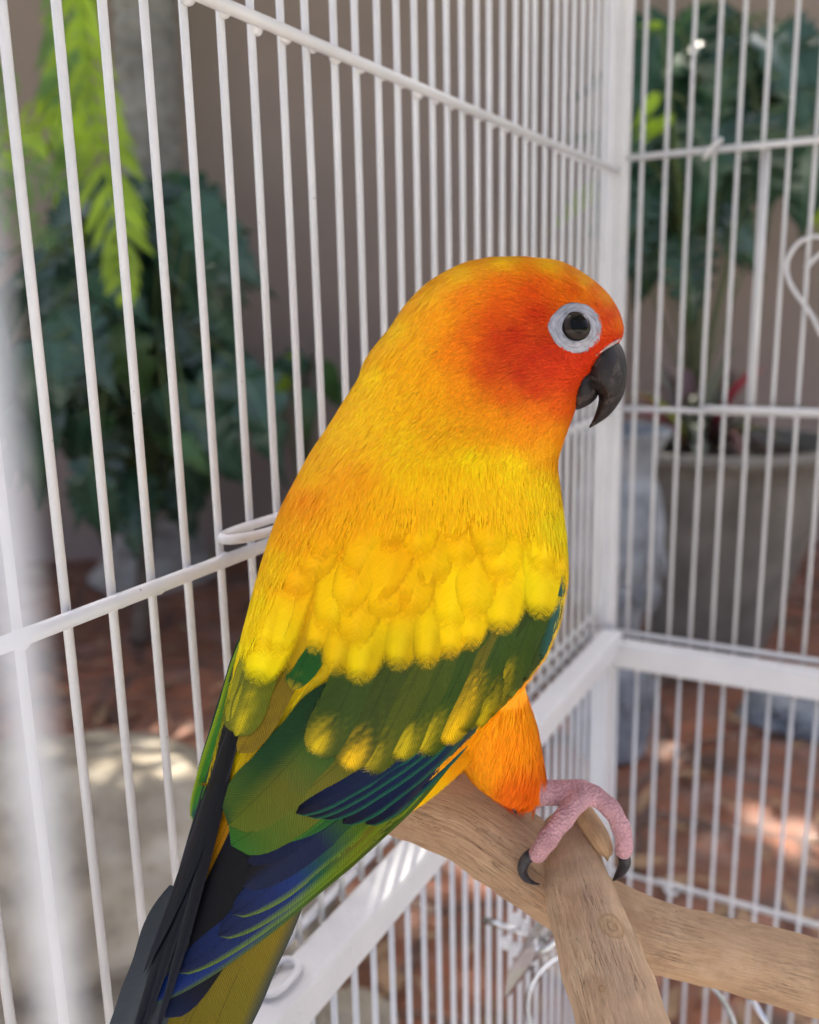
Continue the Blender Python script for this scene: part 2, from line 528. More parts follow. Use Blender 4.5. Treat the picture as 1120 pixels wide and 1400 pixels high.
def leafy_plant(name, label, base, leaves, stem_pts, meshes, group=None):
    """leaves: (base px,py, tip px,py, D, dD): the blade runs between two picture points at horizontal distance D..D+dD"""
    root = empty(name, base, label, 'plant', group)
    st = np.array(stem_pts)
    tube('stem', catmull(st, 14), np.linspace(.022, .010, 14), M_STEM, root, 8)
    for (bx, by, tx, ty, D, dD, kind) in leaves:
        b = hdist(bx, by, D); t = hdist(tx, ty, D+dD)
        L = np.linalg.norm(t-b); d = (t-b)/L
        nrm = np.array([0, 0, 1.0])*.75 - hd*.8 + hr*rng.uniform(-.35, .35)
        me = meshes[kind][rng.integers(len(meshes[kind]))]
        place(me, 'leaf', b, d, nrm, L*1.08, root)
        # petiole from the stem
        a = st[min(len(st)-1, rng.integers(1, len(st)))]
        mid = (a+b)/2+np.array([0, 0, .05])
        tube('petiole', catmull([a, mid, b], 7), .004, M_GSTEM, root, 6)
    return root

def cluster(cx, cy, rx, ry, n, D, size, droop=.9, kindp=(1, 0, 0), spread=.25):
    out = []
    for i in range(n):
        a = rng.uniform(0, 2*math.pi); r = math.sqrt(rng.uniform(.05, 1))
        bx = cx+rx*r*math.cos(a); by = cy+ry*r*math.sin(a)
        L = size*rng.uniform(.7, 1.2)
        dx = math.cos(a)*.8+rng.uniform(-.4, .4); dy = math.sin(a)*.35+droop*rng.uniform(.5, 1.1)
        k = math.hypot(dx, dy)
        out.append((bx, by, bx+dx/k*L, by+dy/k*L, D+rng.uniform(-spread, spread), rng.uniform(-.12, .05), int(rng.choice(3, p=kindp))))
    return out

MS = [LB, LM, LL]
gl = ground_pt(190, 880)
leafy_plant('leafy_shrub', 'dark green lobed-leaf shrub at the foot of the palm trunk, seen through left wires', gl,
    cluster(190, 330, 105, 110, 38, 2.35, 125, kindp=(.9, .1, 0)) + cluster(180, 500, 150, 90, 34, 2.3, 130, droop=1.2, kindp=(.95, .05, 0)) +
    cluster(150, 600, 150, 50, 18, 2.25, 110, droop=1.2, kindp=(.9, .1, 0)) + cluster(60, 420, 70, 120, 18, 2.1, 120, droop=1.0, kindp=(.85, .15, 0)) +
    [(250, 300, 335, 290, 2.3, 0, 0), (260, 340, 345, 400, 2.25, 0, 0), (240, 290, 300, 260, 2.3, 0, 1), (300, 480, 350, 560, 2.3, 0, 0), (110, 380, 40, 420, 2.2, -.1, 0),
     (130, 370, 60, 350, 2.15, -.1, 0), (280, 520, 340, 600, 2.35, 0, 0)],
    [gl, hdist(200, 740, 2.4), hdist(210, 600, 2.4), hdist(200, 450, 2.42), hdist(195, 330, 2.42)], MS)
g2 = ground_pt(420, 800)
leafy_plant('small_shrub', 'small green shrub against the wall just left of the bird', g2,
    cluster(420, 520, 45, 35, 9, 2.75, 70, droop=.6, kindp=(.35, .6, .05)) + [(410, 490, 385, 480, 2.7, 0, 2), (440, 510, 470, 540, 2.7, 0, 1)],
    [g2, hdist(415, 700, 2.8), hdist(420, 600, 2.8), hdist(420, 520, 2.8)], MS)
g3 = ground_pt(960, 850)
leafy_plant('broadleaf_plant', 'tall dark broadleaf plant with drooping leaves rising behind the concrete planter', g3+hd*.15,
    cluster(1020, 90, 110, 80, 28, 2.45, 150, droop=.9, kindp=(.92, .06, .02)) + cluster(930, 250, 70, 70, 14, 2.6, 120, droop=1.2, kindp=(.9, .1, 0)) +
    [(1000, 60, 1090, 50, 2.2, -.1, 0), (1030, 40, 1120, 110, 2.15, -.1, 0), (940, 150, 870, 250, 2.6, 0, 0), (1000, 130, 960, 330, 2.3, 0, 0),
     (1060, 150, 1050, 300, 2.2, 0, 0), (1100, 120, 1110, 330, 2.2, 0, 0), (890, 30, 960, 90, 2.5, 0, 1),
     (930, 40, 875, 35, 2.1, 0, 1), (950, 10, 925, 40, 2.1, 0, 1), (900, 130, 860, 175, 2.1, 0, 2), (920, 160, 875, 185, 2.1, 0, 2), (900, 165, 862, 182, 2.1, 0, 2), (905, 35, 868, 30, 2.1, 0, 2), (880, 210, 850, 205, 2.2, 0, 1), (930, 260, 880, 400, 2.65, 0, 0), (900, 250, 870, 360, 2.65, 0, 0),
     (830, 190, 770, 180, 2.7, 0, 1), (815, 255, 750, 310, 2.7, 0, 2)],
    [g3+hd*.15, hdist(950, 560, 2.55), hdist(940, 350, 2.55), hdist(960, 200, 2.5), hdist(1000, 60, 2.45)], MS)

def frond(name, px, D, L_px, parent, mat, per=26, side=1.0, both=True, lean=.55, wide=.07):
    """palm or fern frond: a rachis with flat pointed leaflets on both sides"""
    path = catmull([hdist(x, y, D+dd) for (x, y, dd) in px], per+1)
    parts = [tube_geo(path, np.linspace(.006, .0025, per+1), 6)]
    o0 = tube('frond', path, np.linspace(.007, .003, per+1), mat, parent, 6)
    sc = D/F
    V = []; Fc = []
    tan = np.gradient(path, axis=0)
    for i in range(2, per+1):
        t = i/per; tn = tan[i]/np.linalg.norm(tan[i])
        sd = np.cross(tn, -hd); sd /= np.linalg.norm(sd)
        ln = L_px*sc*(math.sin(math.pi*min(.97, .12+.85*t)))**.6
        for s in (-1, 1):
            if not both and s < 0: continue
            d = sd*s*.85+tn*lean-np.array([0, 0, .12])-hd*rng.uniform(-.3, .5)+rng.normal(0, .12, 3); d /= np.linalg.norm(d)
            nn = np.cross(d, tn); nn /= np.linalg.norm(nn)
            wv = np.cross(nn, d)*L_px*sc*wide
            b = path[i]; k = len(V)
            dr = np.array([0, 0, -.15*ln])
            V += [b-wv*.5, b+wv*.5, b+d*ln*.4-wv+nn*.004, b+d*ln*.4+wv+nn*.004, b+d*ln*.75-wv*.7+dr*.5, b+d*ln*.75+wv*.7+dr*.5, b+d*ln+dr]
            Fc += [(k, k+1, k+3, k+2), (k+2, k+3, k+5, k+4), (k+4, k+5, k+6)]
    lo = mesh_obj('leaflets', V, Fc, mat, o0)
    return o0

def build_fern():
    b = ground_pt(60, 900)
    r = empty('sword_fern', hdist(110, -60, 2.1), 'lime fern fronds, coloured as if backlit, hanging beside the palm trunk at upper left', 'fern')
    frond('frond', [(105, -80, 0), (112, 60, 0), (135, 180, -.02), (160, 300, -.05), (170, 400, -.08)], 1.95, 74, r, LEAF_LIME_BACKLIT, 17, lean=.9, wide=.095)
    frond('frond', [(80, -80, .05), (84, 40, .05), (90, 130, .03), (95, 220, 0)], 2.1, 56, r, LEAF_FERN, 14, lean=.9, wide=.11)
    frond('frond', [(120, -80, .1), (100, 60, .1), (92, 180, .1), (110, 330, .05)], 2.15, 66, r, LEAF_LIME_BACKLIT, 16, lean=.9, wide=.10)
    return r
build_fern()
def build_cycad():
    r = empty('cycad_palm', ground_pt(-60, 880), 'feathery green palm fronds at the left picture edge', 'palm')
    tube('trunk', catmull([ground_pt(-60, 880), hdist(-70, 600, 2.0), hdist(-80, 330, 2.0)], 8), np.linspace(.05, .035, 8), M_STEM, r, 10)
    for (tx, ty, L) in ((20, 110, 55), (110, 170, 60), (90, 250, 55), (70, 330, 50), (10, 60, 50)):
        frond('frond', [(-80, 330, 0), ((-80+tx)/2-10, (330+ty)/2-60, 0), (tx, ty, -.1)], 2.0, L, r, LEAF_FERN if ty != 170 else LEAF_LIME_BACKLIT, 20, lean=.7, wide=.06)
build_cycad()

def build_palm():
    base = ground_pt(225, 800); D = (base-CAM) @ hd
    D = 2.75
    b = hdist(222, 880, D); b[2] = GZ
    r = empty('palm_tree', b, 'grey ringed palm trunk standing by the brown wall', 'tree')
    k = NT('palm_bark'); p = k.pos()
    sep = k.n('SeparateXYZ'); k.l(p, sep.inputs[0])
    c = k.ramp(k.noise(p, 16, 6, .7), [(.3, (.16, .145, .125)), (.7, (.38, .355, .315))])
    k.l(c, k.b.inputs['Base Color']); k.b.inputs['Roughness'].default_value = .9
    k.bump(k.noise(p, 60, 6, .7), .6, .006)
    top = hdist(196, -300, D)
    zs = np.linspace(0, 1, 150)
    path = np.array([b+(top-b)*z for z in zs])
    path[:, 0] += .012*np.sin(zs*5)
    rad = np.array([.098*(1-.25*z)+.10*math.exp(-z*18) for z in zs])
    H = top[2]-b[2]
    saw = (zs*H/.055) % 1.0
    rad = rad+.010*(1-saw)-.007*(saw > .8)
    tube('trunk', path, rad, k.m, r, 24)
    # crown, above the picture
    for i in range(11):
        a = 2*math.pi*i/11+.3
        o = np.array([math.cos(a), math.sin(a), 0])
        path = catmull([top, top+o*.45+np.array([0, 0, .35]), top+o*1.0+np.array([0, 0, .25]), top+o*1.5+np.array([0, 0, -.25])], 25)
        f = tube('crown_frond', path, np.linspace(.012, .004, 25), LEAF_MID, r, 6)
        V = []; Fc = []
        sd = np.cross(o, [0, 0, 1])
        for q in range(3, 25):
            for s in (-1, 1):
                d = sd*s*.8+o*.5-np.array([0, 0, .45]); d /= np.linalg.norm(d)
                ln = .42*math.sin(math.pi*min(.95, .15+.8*q/25)); kx = len(V); bb = path[q]
                w = o*.016
                V += [bb-w, bb+w, bb+d*ln*.6+w, bb+d*ln*.6-w, bb+d*ln+np.array([0, 0, -.05])]
                Fc += [(kx, kx+1, kx+2, kx+3), (kx+3, kx+2, kx+4)]
        mesh_obj('leaflets', V, Fc, LEAF_MID, f)
build_palm()

def lathe(profile, center, n=48, wob=0.0):
    V = []; Fc = []
    for i, (r, z) in enumerate(profile):
        for j in range(n):
            a = 2*math.pi*j/n
            rr = r*(1+wob*noise.noise(Vector((math.cos(a)*2, math.sin(a)*2, z*6))))
            V.append((center[0]+rr*math.cos(a), center[1]+rr*math.sin(a), center[2]+z))
    for i in range(len(profile)-1):
        for j in range(n):
            j2 = (j+1) % n
            Fc.append((i*n+j, i*n+j2, (i+1)*n+j2, (i+1)*n+j))
    Fc.append(tuple(range(n))[::-1])
    return V, Fc

M_CONC = mat_stone('weathered_concrete', (.10, .085, .065), (.20, .18, .145), (.30, .275, .225), 9)
M_SOIL = mat_simple('dark_soil', (.05, .035, .025), .9, .2, 0, 60, .5, .8, .01)
M_ROCK = mat_stone('pale_stone', (.085, .065, .042), (.25, .215, .155), (.46, .42, .34), 13)
M_GREY = mat_stone('grey_glazed_clay', (.10, .105, .11), (.25, .27, .28), (.46, .48, .49), 18)

def build_planter():
    D = 2.05
    base = hdist(966, 900, D); base[2] = GZ
    topz = hdist(966, 600, D)[2]
    H = topz-GZ
    R = 168*D/F; r0 = .42*R
    root = empty('concrete_planter', base, 'large tapered weathered concrete planter behind the right wires', 'planter')
    prof = [(.001, 0), (r0, 0), (r0*1.04, .01)]
    for t in np.linspace(.05, .93, 14):
        prof.append((r0+(R*.95-r0)*t**.85, H*t))
    prof += [(R*.97, H*.945), (R*1.0, H*.95), (R*1.005, H*.995), (R*.99, H), (R*.90, H*.998), (R*.89, H*.9), (.001, H*.9)]
    v, f = lathe(prof, base, 56, .012)
    mesh_obj('pot', v, f, M_CONC, root)
    v, f = lathe([(.001, H*.93), (R*.5, H*.935), (R*.885, H*.92)], base, 40, .01)
    mesh_obj('soil', v, f[:-1], M_SOIL, root)
    return base, H, R
pb, pH, pR = build_planter()

def build_bromeliad():
    c = pb+np.array([0, 0, pH*.93])-hr*.05
    r = empty('bromeliad', c, 'dull green bromeliad with red-tipped arching leaves growing in the concrete planter', 'plant')
    mats = [mat_leaf('grey_green_leaf', (.16, .17, .12), .5, .1, False), mat_leaf('maroon_leaf', (.12, .05, .045), .45, .1, False),
            mat_leaf('red_leaf', (.5, .06, .08), .45, .2, False), mat_leaf('yellow_green_leaf', (.38, .38, .07), .45, .3, False)]
    for i in range(40):
        a = rng.uniform(0, 2*math.pi); el = rng.uniform(.35, 1.35)
        o = np.array([math.cos(a)*math.cos(el), math.sin(a)*math.cos(el), math.sin(el)])
        L = rng.uniform(.18, .38)
        side = np.cross(o, [0, 0, 1.0]); side /= np.linalg.norm(side)
        V = []; Fc = []
        for q in range(9):
            t = q/8
            ctr = c+o*L*t+np.array([0, 0, -.10*t*t*t*1.2])
            w = .020*(1-t**3)*(.7+.5*math.sin(math.pi*t))
            up_ = np.cross(side, o)
            V += [ctr-side*w+up_*w*.4, ctr, ctr+side*w+up_*w*.4]
        for q in range(8):
            for s in (0, 1):
                k = q*3+s
                Fc.append((k, k+1, k+4, k+3))
        mesh_obj('leaf', V, Fc, mats[[0, 0, 1, 0, 1, 2, 0, 3, 0, 1, 0][i % 11]], r)
build_bromeliad()

def build_jar():
    D = 1.55
    base = hdist(835, 985, D); base[2] = GZ
    topz = hdist(845, 590, D)[2]; H = topz-GZ
    r = empty('glazed_jar', base, 'grey mottled clay jar with flared rim behind the cage corner post', 'jar')
    k = D/F
    prof = [(.001, 0), (44*k, 0), (52*k, .02), (58*k, H*.12), (50*k, H*.26), (36*k, H*.36), (40*k, H*.44), (56*k, H*.56), (64*k, H*.70), (58*k, H*.82), (50*k, H*.88), (58*k, H*.95), (70*k, H*1.0), (66*k, H*1.005), (52*k, H*.93), (44*k, H*.86), (.001, H*.5)]
    pr = catmull([(a, 0, b) for a, b in prof], 60)[:, [0, 2]]
    v, f = lathe([(max(.001, a), b) for a, b in pr], base, 48, .03)
    mesh_obj('jar_body', v, f, M_GREY, r)
    # applied leaf-shaped relief petals round the belly
    for row, (zz, rr) in enumerate(((.62, 60), (.52, 52), (.2, 55))):
        for j in range(14):
            a = 2*math.pi*(j+.5*row)/14
            o = np.array([math.cos(a), math.sin(a), 0]); s = np.array([-math.sin(a), math.cos(a), 0])
            cc = base+o*rr*k+np.array([0, 0, H*zz])
            V = [cc+np.array([0, 0, .05])+o*.002, cc+s*.014+np.array([0, 0, .02])+o*.004, cc+o*.016, cc-s*.014+np.array([0, 0, .02])+o*.004, cc-np.array([0, 0, .03])+o*.010]
            mesh_obj('petal', V, [(0, 3, 2), (0, 2, 1), (3, 4, 2), (2, 4, 1)], M_GREY, r)
build_jar()

def rock(name, label, px, py, rx, ry, rz, seed, mat, rot=0, cat='rock', group=None):
    bm = bmesh.new(); bmesh.ops.create_icosphere(bm, subdivisions=5, radius=1)
    for v in bm.verts:
        q = v.co.copy()
        d = 1+.22*noise.noise(q*1.6+Vector((seed, 0, 0)))+.10*noise.noise(q*4+Vector((seed, 5, 0)))+.07*noise.noise(q*9+Vector((0, seed, 0)))+.04*noise.noise(q*22+Vector((0, seed, 2)))
        v.co = Vector((q.x*rx, q.y*ry, q.z*rz))*d
    me = bpy.data.meshes.new(name); bm.to_mesh(me); bm.free()
    me.polygons.foreach_set('use_smooth', [True]*len(me.polygons)); me.materials.append(mat)
    o = bpy.data.objects.new(name, me); COL.objects.link(o)
    g = ground_pt(px, py)
    o.location = (g[0], g[1], GZ+rz*.35); o.rotation_euler = (0, 0, rot)
    return tag(o, label, cat, group)
rock('boulder', 'large pale limestone boulder on the ground at lower left', 20, 1300, .42, .30, .17, 3.1, M_ROCK, .4)
rock('round_stone', 'small pale rounded stone on the ground below the tray beam', 470, 1440, .07, .06, .045, 8.2, M_ROCK, .1)
rock('flat_stone', 'grey flat stone on the ground at the right edge below the beam', 1130, 985, .16, .10, .05, 5.5, M_GREY, .3)

def build_litter():
    V = []; Fc = []
    for i in range(420):
        a = ground_pt(rng.uniform(-150, 1250), rng.uniform(800, 1600))
        if (a-CAM) @ hd > 2.9 or (a-CAM) @ hd < .3: continue
        L = rng.uniform(.012, .045); w = L*rng.uniform(.2, .45); an = rng.uniform(0, 6.28)
        d = np.array([math.cos(an), math.sin(an), 0]); s = np.array([-math.sin(an), math.cos(an), 0])
        a = a+np.array([0, 0, .016]); k = len(V); cu = rng.uniform(.1, .5)*L
        V += [a-d*L, a-s*w+np.array([0, 0, cu*.3]), a+np.array([0, 0, -.002]), a+s*w+np.array([0, 0, cu*.3]), a+d*L+np.array([0, 0, cu])]
        Fc += [(k, k+1, k+2), (k, k+2, k+3), (k+1, k+4, k+2), (k+2, k+4, k+3)]
    o = mesh_obj('leaf_litter', V, Fc, mat_simple('dry_leaf', (.22, .14, .08), .8, .2, 0, 7, .6))
    o['kind'] = 'stuff'; o['label'] = 'dry fallen leaves scattered on the reddish ground'; o['category'] = 'leaves'
build_litter()

# ------------------------------------------------------------------ unseen shade tree added behind the wall
def build_shade_tree():
    b = CAM*[1, 1, 0]+hd*3.6+hr*.5; b[2] = GZ
    r = empty('added_shade_tree', b, 'unseen leafy tree added behind the wall so that its crown shades the yard', 'tree')
    sd = np.array(sdir)
    g = CAM*[1, 1, 0]+hd*1.7+hr*.1; g[2] = GZ
    c = g+sd*4.0
    tube('trunk', catmull([b, b+np.array([0, 0, 1.6]), (b+c)/2+np.array([0, 0, 1.2]), c], 16), np.linspace(.11, .04, 16), M_STEM, r, 12)
    for i in range(9):
        a = 2*math.pi*i/9
        e = c+np.array([math.cos(a)*1.5, math.sin(a)*1.5, .1])
        tube('limb', catmull([c-np.array([0, 0, .15]), (c+e)/2+np.array([0, 0, .15]), e], 8), np.linspace(.035, .01, 8), M_STEM, r, 8)
    V = []; Fc = []
    gaps = [ground_pt(x, y) for x, y in ((150, 985), (215, 1010), (120, 1040), (260, 960), (905, 1040), (960, 1010), (1075, 1140), (60, 1190), (180, 1330), (1110, 960))]  # holes left in the crown along the sun direction, dropping sun spots here
    gr = [.05, .06, .04, .04, .04, .035, .035, .05, .05, .04]
    cl = [(c+np.array([rng.uniform(-2.0, 2.0), rng.uniform(-2.4, 1.7), rng.uniform(-.25, .35)])) for _ in range(560)]
    for q in cl:
        for j in range(34):
            p_ = q+rng.normal(0, .15, 3)
            skip = False
            for gp, g_r in zip(gaps, gr):
                v = p_-gp; h = v-sd*(v @ sd)
                if h @ h < (g_r+.04)**2: skip = True; break
            if skip: continue
            d = rng.normal(0, 1, 3); d /= np.linalg.norm(d); s = np.cross(d, rng.normal(0, 1, 3)); s /= np.linalg.norm(s)
            L = rng.uniform(.06, .12); k = len(V)
            V += [p_-d*L, p_-s*L*.4, p_+d*L, p_+s*L*.4]; Fc.append((k, k+1, k+2, k+3))
    o = mesh_obj('crown', V, Fc, LEAF_MID, r); o['kind'] = 'stuff'
build_shade_tree()

# ------------------------------------------------------------------ CAGE
def build_cage():
    root = empty('bird_cage', (0, 0, GZ), 'white powder-coated wire bird cage with square posts and tray beams around the parrot', 'cage')
    R = .00107
    ZT, ZB = .46, -.46
    YF = -.5075              # front face of the cage
    XR = .43
    proto = {}
    def wire(x, y, z0, z1, r=R):
        key = (round(z0, 4), round(z1, 4), r)
        if key not in proto:
            v, f = tube_geo([(0, 0, z0), (0, 0, (z0+z1)/2), (0, 0, z1)], r, 10)
            me = bpy.data.meshes.new('wire'); me.from_pydata([tuple(a) for a in v], [], f)
            me.polygons.foreach_set('use_smooth', [True]*len(me.polygons)); me.materials.append(M_WHITE)
            proto[key] = me
        o = bpy.data.objects.new('wire', proto[key]); COL.objects.link(o); o.parent = root
        o.matrix_parent_inverse = root.matrix_world.inverted()
        o.location = (x, y, 0)
        o.rotation_euler = (rng.normal(0, .0012), rng.normal(0, .0012), 0)
    def rail(a, b, r=.0017, name='rail'):
        return tube(name, [a, (np.array(a)+np.array(b))/2, b], r, M_WHITE, root, 10)
    # posts
    for (x, y) in ((0, 0), (0, YF-.004), (XR, 0), (XR, YF-.004)):
        box_obj('corner_post', (x-.006, y-.006, ZB-.02), (x+.006, y+.006, ZT+.006), M_WHITE, root, .0018)
    zb = -.0168
    # left side panel (plane x = 0)
    nl = 36
    for i in range(-2, nl):
        y = -(.0366+i*.0126)
        if y > -.008 or y < YF+.006: continue
        wire(-.0010, y, -.0120, ZT)
        wire(.0055, y-.0045, ZB, -.0234)
    for z, rr in ((.2548, .0017), (.1211, .0018), (ZT-.01, .0019), (ZB+.02, .0017)):
        rail((.0022, -.006, z), (.0022, YF, z), rr)
    rail((-.0034, -.006, -.0088), (-.0034, YF, -.0088), .0017)
    rail((-.0058, -.006, -.0030), (-.0058, YF, -.0030), .0015)
    # back panel (plane y = 0)
    nr = 33
    for i in range(nr):
        x = .0141+i*.0125
        if x > XR-.007: continue
        wire(x, .0005, -.0175, ZT)
        wire(x-.003, -.010, ZB, -.0299)
    for z, rr in ((.2620, .0018), (.1242, .0016), (ZT-.01, .0019), (-.0125, .0017), (-.1764, .0015), (ZB+.02, .0017)):
        rail((.006, -.0022, z), (XR-.006, -.0022, z), rr)
    # weld beads where wires cross the middle rails
    bm = bmesh.new(); bmesh.ops.create_icosphere(bm, subdivisions=2, radius=.0017)
    wm = bpy.data.meshes.new('weld'); bm.to_mesh(wm); bm.free(); wm.materials.append(M_WHITE)
    wm.polygons.foreach_set('use_smooth', [True]*len(wm.polygons))
    spots = [(.0006, -(.0366+i*.0126), z) for i in range(-2, 36) for z in (.1211, .2548)]+[(.0141+i*.0125, -.0008, z) for i in range(12) for z in (.2620, .1242)]
    for q in spots:
        if q[1] < YF+.008: continue
        o = bpy.data.objects.new('weld', wm); COL.objects.link(o); o.parent = root
        o.matrix_parent_inverse = root.matrix_world.inverted(); o.location = (q[0]+rng.normal(0, .0002), q[1]+rng.normal(0, .0003), q[2]-.0006+rng.normal(0, .0004)); o.scale = tuple(rng.uniform(.8, 1.25, 3))
    # small door in the back panel: doubled edge wires with hooked ends
    x3 = .0141+3*.0125; x5 = .0141+5*.0125; x4 = .0141+4*.0125
    tube('door_edge', [(x5+.0022, -.0012, .2595), (x5+.0022, -.0012, .19), (x5+.0022, -.0012, .127)], .0016, M_WHITE, root, 10)
    tube('door_rail', [(x3+.003, -.0052, .1262), (x3+.03, -.0052, .1262), (XR-.01, -.0052, .1262)], .0018, M_WHITE, root, 10)
    tube('door_rail', [(x3+.004, -.0052, .2612), (x3+.03, -.0052, .2612), (XR-.01, -.0052, .2612)], .0014, M_WHITE, root, 10)
    hk = [(XR-.01, -.0045, -.1735), (x3+.02, -.0045, -.1735), (x3-.002, -.0045, -.1737), (x3-.007, -.0045, -.1757), (x3-.0055, -.0045, -.1795), (x3-.001, -.0045, -.1797), (x3+.001, -.0045, -.1775)]
    tube('door_rail', catmull(hk, 40), .0013, M_WHITE, root, 8)
    a = np.linspace(0, 2*math.pi*1.15, 26)
    tube('door_hinge', np.array([(x3+.0005*math.cos(t)*8, -.002-.0045*math.sin(t), .2625+.0042*math.cos(t)) for t in a])+np.array([[.0, 0, 0]]), .0011, M_WHITE, root, 8)
    # heart-shaped wire ornament of the back door
    def heart():
        cx, cz = .1135, .2015
        pts = [(-.0095, -.0015), (-.006, .0025), (-.0015, .0065), (-.0055, .0105), (-.0125, .0085), (-.0165, .001), (-.0145, -.0075), (-.006, -.0195), (0, -.029)]
        pts = [(x*1.3, z*1.3) for x, z in pts]
        left = [(cx+x, z) for x, z in pts]
        right = [(2*cx-x, z) for x, z in left[::-1]][1:]
        pp = [(x, -.0038, cz+z) for x, z in left+right]
        return tube('heart_ornament', catmull(pp, 90), .0011, M_WHITE, root, 8)
    heart()
    # latch loops
    def loop(c, ax, az, la, lw, name, r=.0012):
        t = np.linspace(0, 2*math.pi, 41)
        ax = np.array(ax, float); az = np.array(az, float); c = np.array(c, float)
        pts = [c+ax*la*np.sign(math.cos(q))*abs(math.cos(q))**.6+az*lw*math.sin(q) for q in t]
        return tube(name, np.array(pts), r, M_WHITE, root, 10)
    loop((.0062, -.3390, .1277), (.05, 1, 0), (1, 0, .03), .0175, .0050, 'latch_loop', .0013)
    loop((.0045, -.3450, -.0078), (.0, 1, 0), (1, 0, .0), .0075, .0040, 'latch_loop', .0011)
    # tray beams
    box_obj('tray_beam', (.0006, YF+.003, -.0235), (.0132, -.0065, -.0100), M_WHITE, root, .0016)
    box_obj('tray_beam', (.0065, -.0175, -.0300), (XR-.0065, -.0040, -.0150), M_WHITE, root, .0016)
    # front panel: the camera looks in through the open doorway, whose left jamb wire is at the picture edge
    for z in (ZT-.01, ZB+.02):
        rail((.006, YF-.004, z), (XR-.006, YF-.004, z), .0019)
    jx = .1272
    for x in (.0205, .038, .0555, .073):
        wire(x, YF-.004, ZB+.02, ZT-.01)
    wire(jx, YF-.004, ZB+.02, ZT-.01, .0006)
    for z in (.1211, -.0168):
        rail((.006, YF-.0068, z), (jx-.003, YF-.0068, z), .0017)
    # roof: unseen solid lid added to keep direct sun off the bird
    box_obj('shade_roof_panel', (-.008, YF-.012, ZT+.0065), (XR+.008, .008, ZT+.0105), M_WHITE, root, .001)
    for i in range(2):
        for j in range(2):
            x = (-.0, XR)[i]; y = (0, YF-.004)[j]
            v, f = tube_geo([(x, y, ZB-.02), (x, y, GZ+.01)], .006, 10)
            mesh_obj('leg', v, f, M_WHITE, root)
    return root
build_cage()

# ------------------------------------------------------------------ PERCH
def branch_mesh(name, pts, mat, parent, n=56, k=140, seed=0, cap=True, taper_end=False):
    """pts: (px, py, Z, radius px). A gnarled branch with UV (arc cm, length cm)"""
    pts = np.array(pts, float)
    q = catmull(pts, k)
    path = P(q[:, 0], q[:, 1], q[:, 2]); rad = q[:, 3]*q[:, 2]/F
    tan = np.gradient(path, axis=0); sl = np.linalg.norm(tan, axis=1); tan /= sl[:, None]
    arc = np.cumsum(sl)
    nrm = np.cross(tan[0], UP); nrm /= np.linalg.norm(nrm)
    V = []; UV = []
    for i in range(k):
        nrm = nrm-tan[i]*(nrm @ tan[i]); nrm /= np.linalg.norm(nrm)
        b = np.cross(tan[i], nrm)
        for j in range(n+1):
            a = 2*math.pi*j/n
            d = math.cos(a)*nrm+math.sin(a)*b
            p = path[i]+d*rad[i]
            w = 1+.085*noise.noise(Vector(p)*60+Vector((seed, 0, 0)))+.04*noise.noise(Vector(p)*170)+.015*noise.noise(Vector(p)*420)
            if i in (0, k-1): w *= .90
            V.append(path[i]+d*rad[i]*w); UV.append((a*rad.mean()*100, arc[i]*100))
    w_ = n+1
    Fc = [(i*w_+j, i*w_+j+1, (i+1)*w_+j+1, (i+1)*w_+j) for i in range(k-1) for j in range(n)]
    for e, idx in ((0, 0), (k-1, k-1)):
        c = len(V); V.append(path[idx]+tan[idx]*(-.001 if e == 0 else .001)); UV.append((0, 0))
        for j in range(n):
            Fc.append((c, idx*w_+j+1, idx*w_+j) if e == 0 else (c, idx*w_+j, idx*w_+j+1))
    o = mesh_obj(name, V, Fc, mat, parent)
    me = o.data
    uvl = me.uv_layers.new(name='UVMap')
    idx = np.zeros(len(me.loops), int); me.loops.foreach_get('vertex_index', idx)
    uvl.data.foreach_set('uv', np.array(UV)[idx].ravel())
    return o

def build_perch():
    root = empty('wooden_perch', P(790, 1240, .215), 'pale tan natural wood perch branch forked under the parrot foot', 'perch')
    kn = [(P(838, 1264, .1945), .0036), (P(797, 1270, .1935), .0010), (P(842, 1306, .1915), .0012), (P(822, 1350, .1840), .0010)]
    mw = mat_wood('debarked_wood', (1.16, 1.12, 1.08), kn)
    md = mat_wood('debarked_wood_shaded', (1.0, .92, .84))  # same wood tinted browner, the shade on the main branch put into its colour
    branch_mesh('main_branch', [(350, 1008, .250, 28), (410, 1034, .234, 42), (470, 1060, .2235, 50), (540, 1082, .222, 54), (620, 1112, .222, 57), (690, 1158, .222, 57), (760, 1212, .222, 54), (830, 1255, .222, 49), (905, 1282, .223, 47), (1000, 1306, .224, 48), (1100, 1333, .226, 50), (1220, 1372, .23, 52)], md, root, seed=2)
    branch_mesh('side_branch', [(772, 1118, .2235, 26), (778, 1150, .2195, 37), (790, 1205, .2115, 45), (812, 1280, .2015, 54), (836, 1350, .1925, 59), (858, 1420, .184, 62), (900, 1560, .168, 66)], mw, root, seed=9)
    mi = mat_wood('split_inner_wood', (1.05, .95, .8))
    branch_mesh('splinter', [(790, 1098, .2205, 12), (802, 1118, .2165, 15), (817, 1142, .213, 15), (828, 1163, .211, 11), (830, 1172, .2105, 4)], mi, root, n=14, k=30, seed=4)
build_perch()

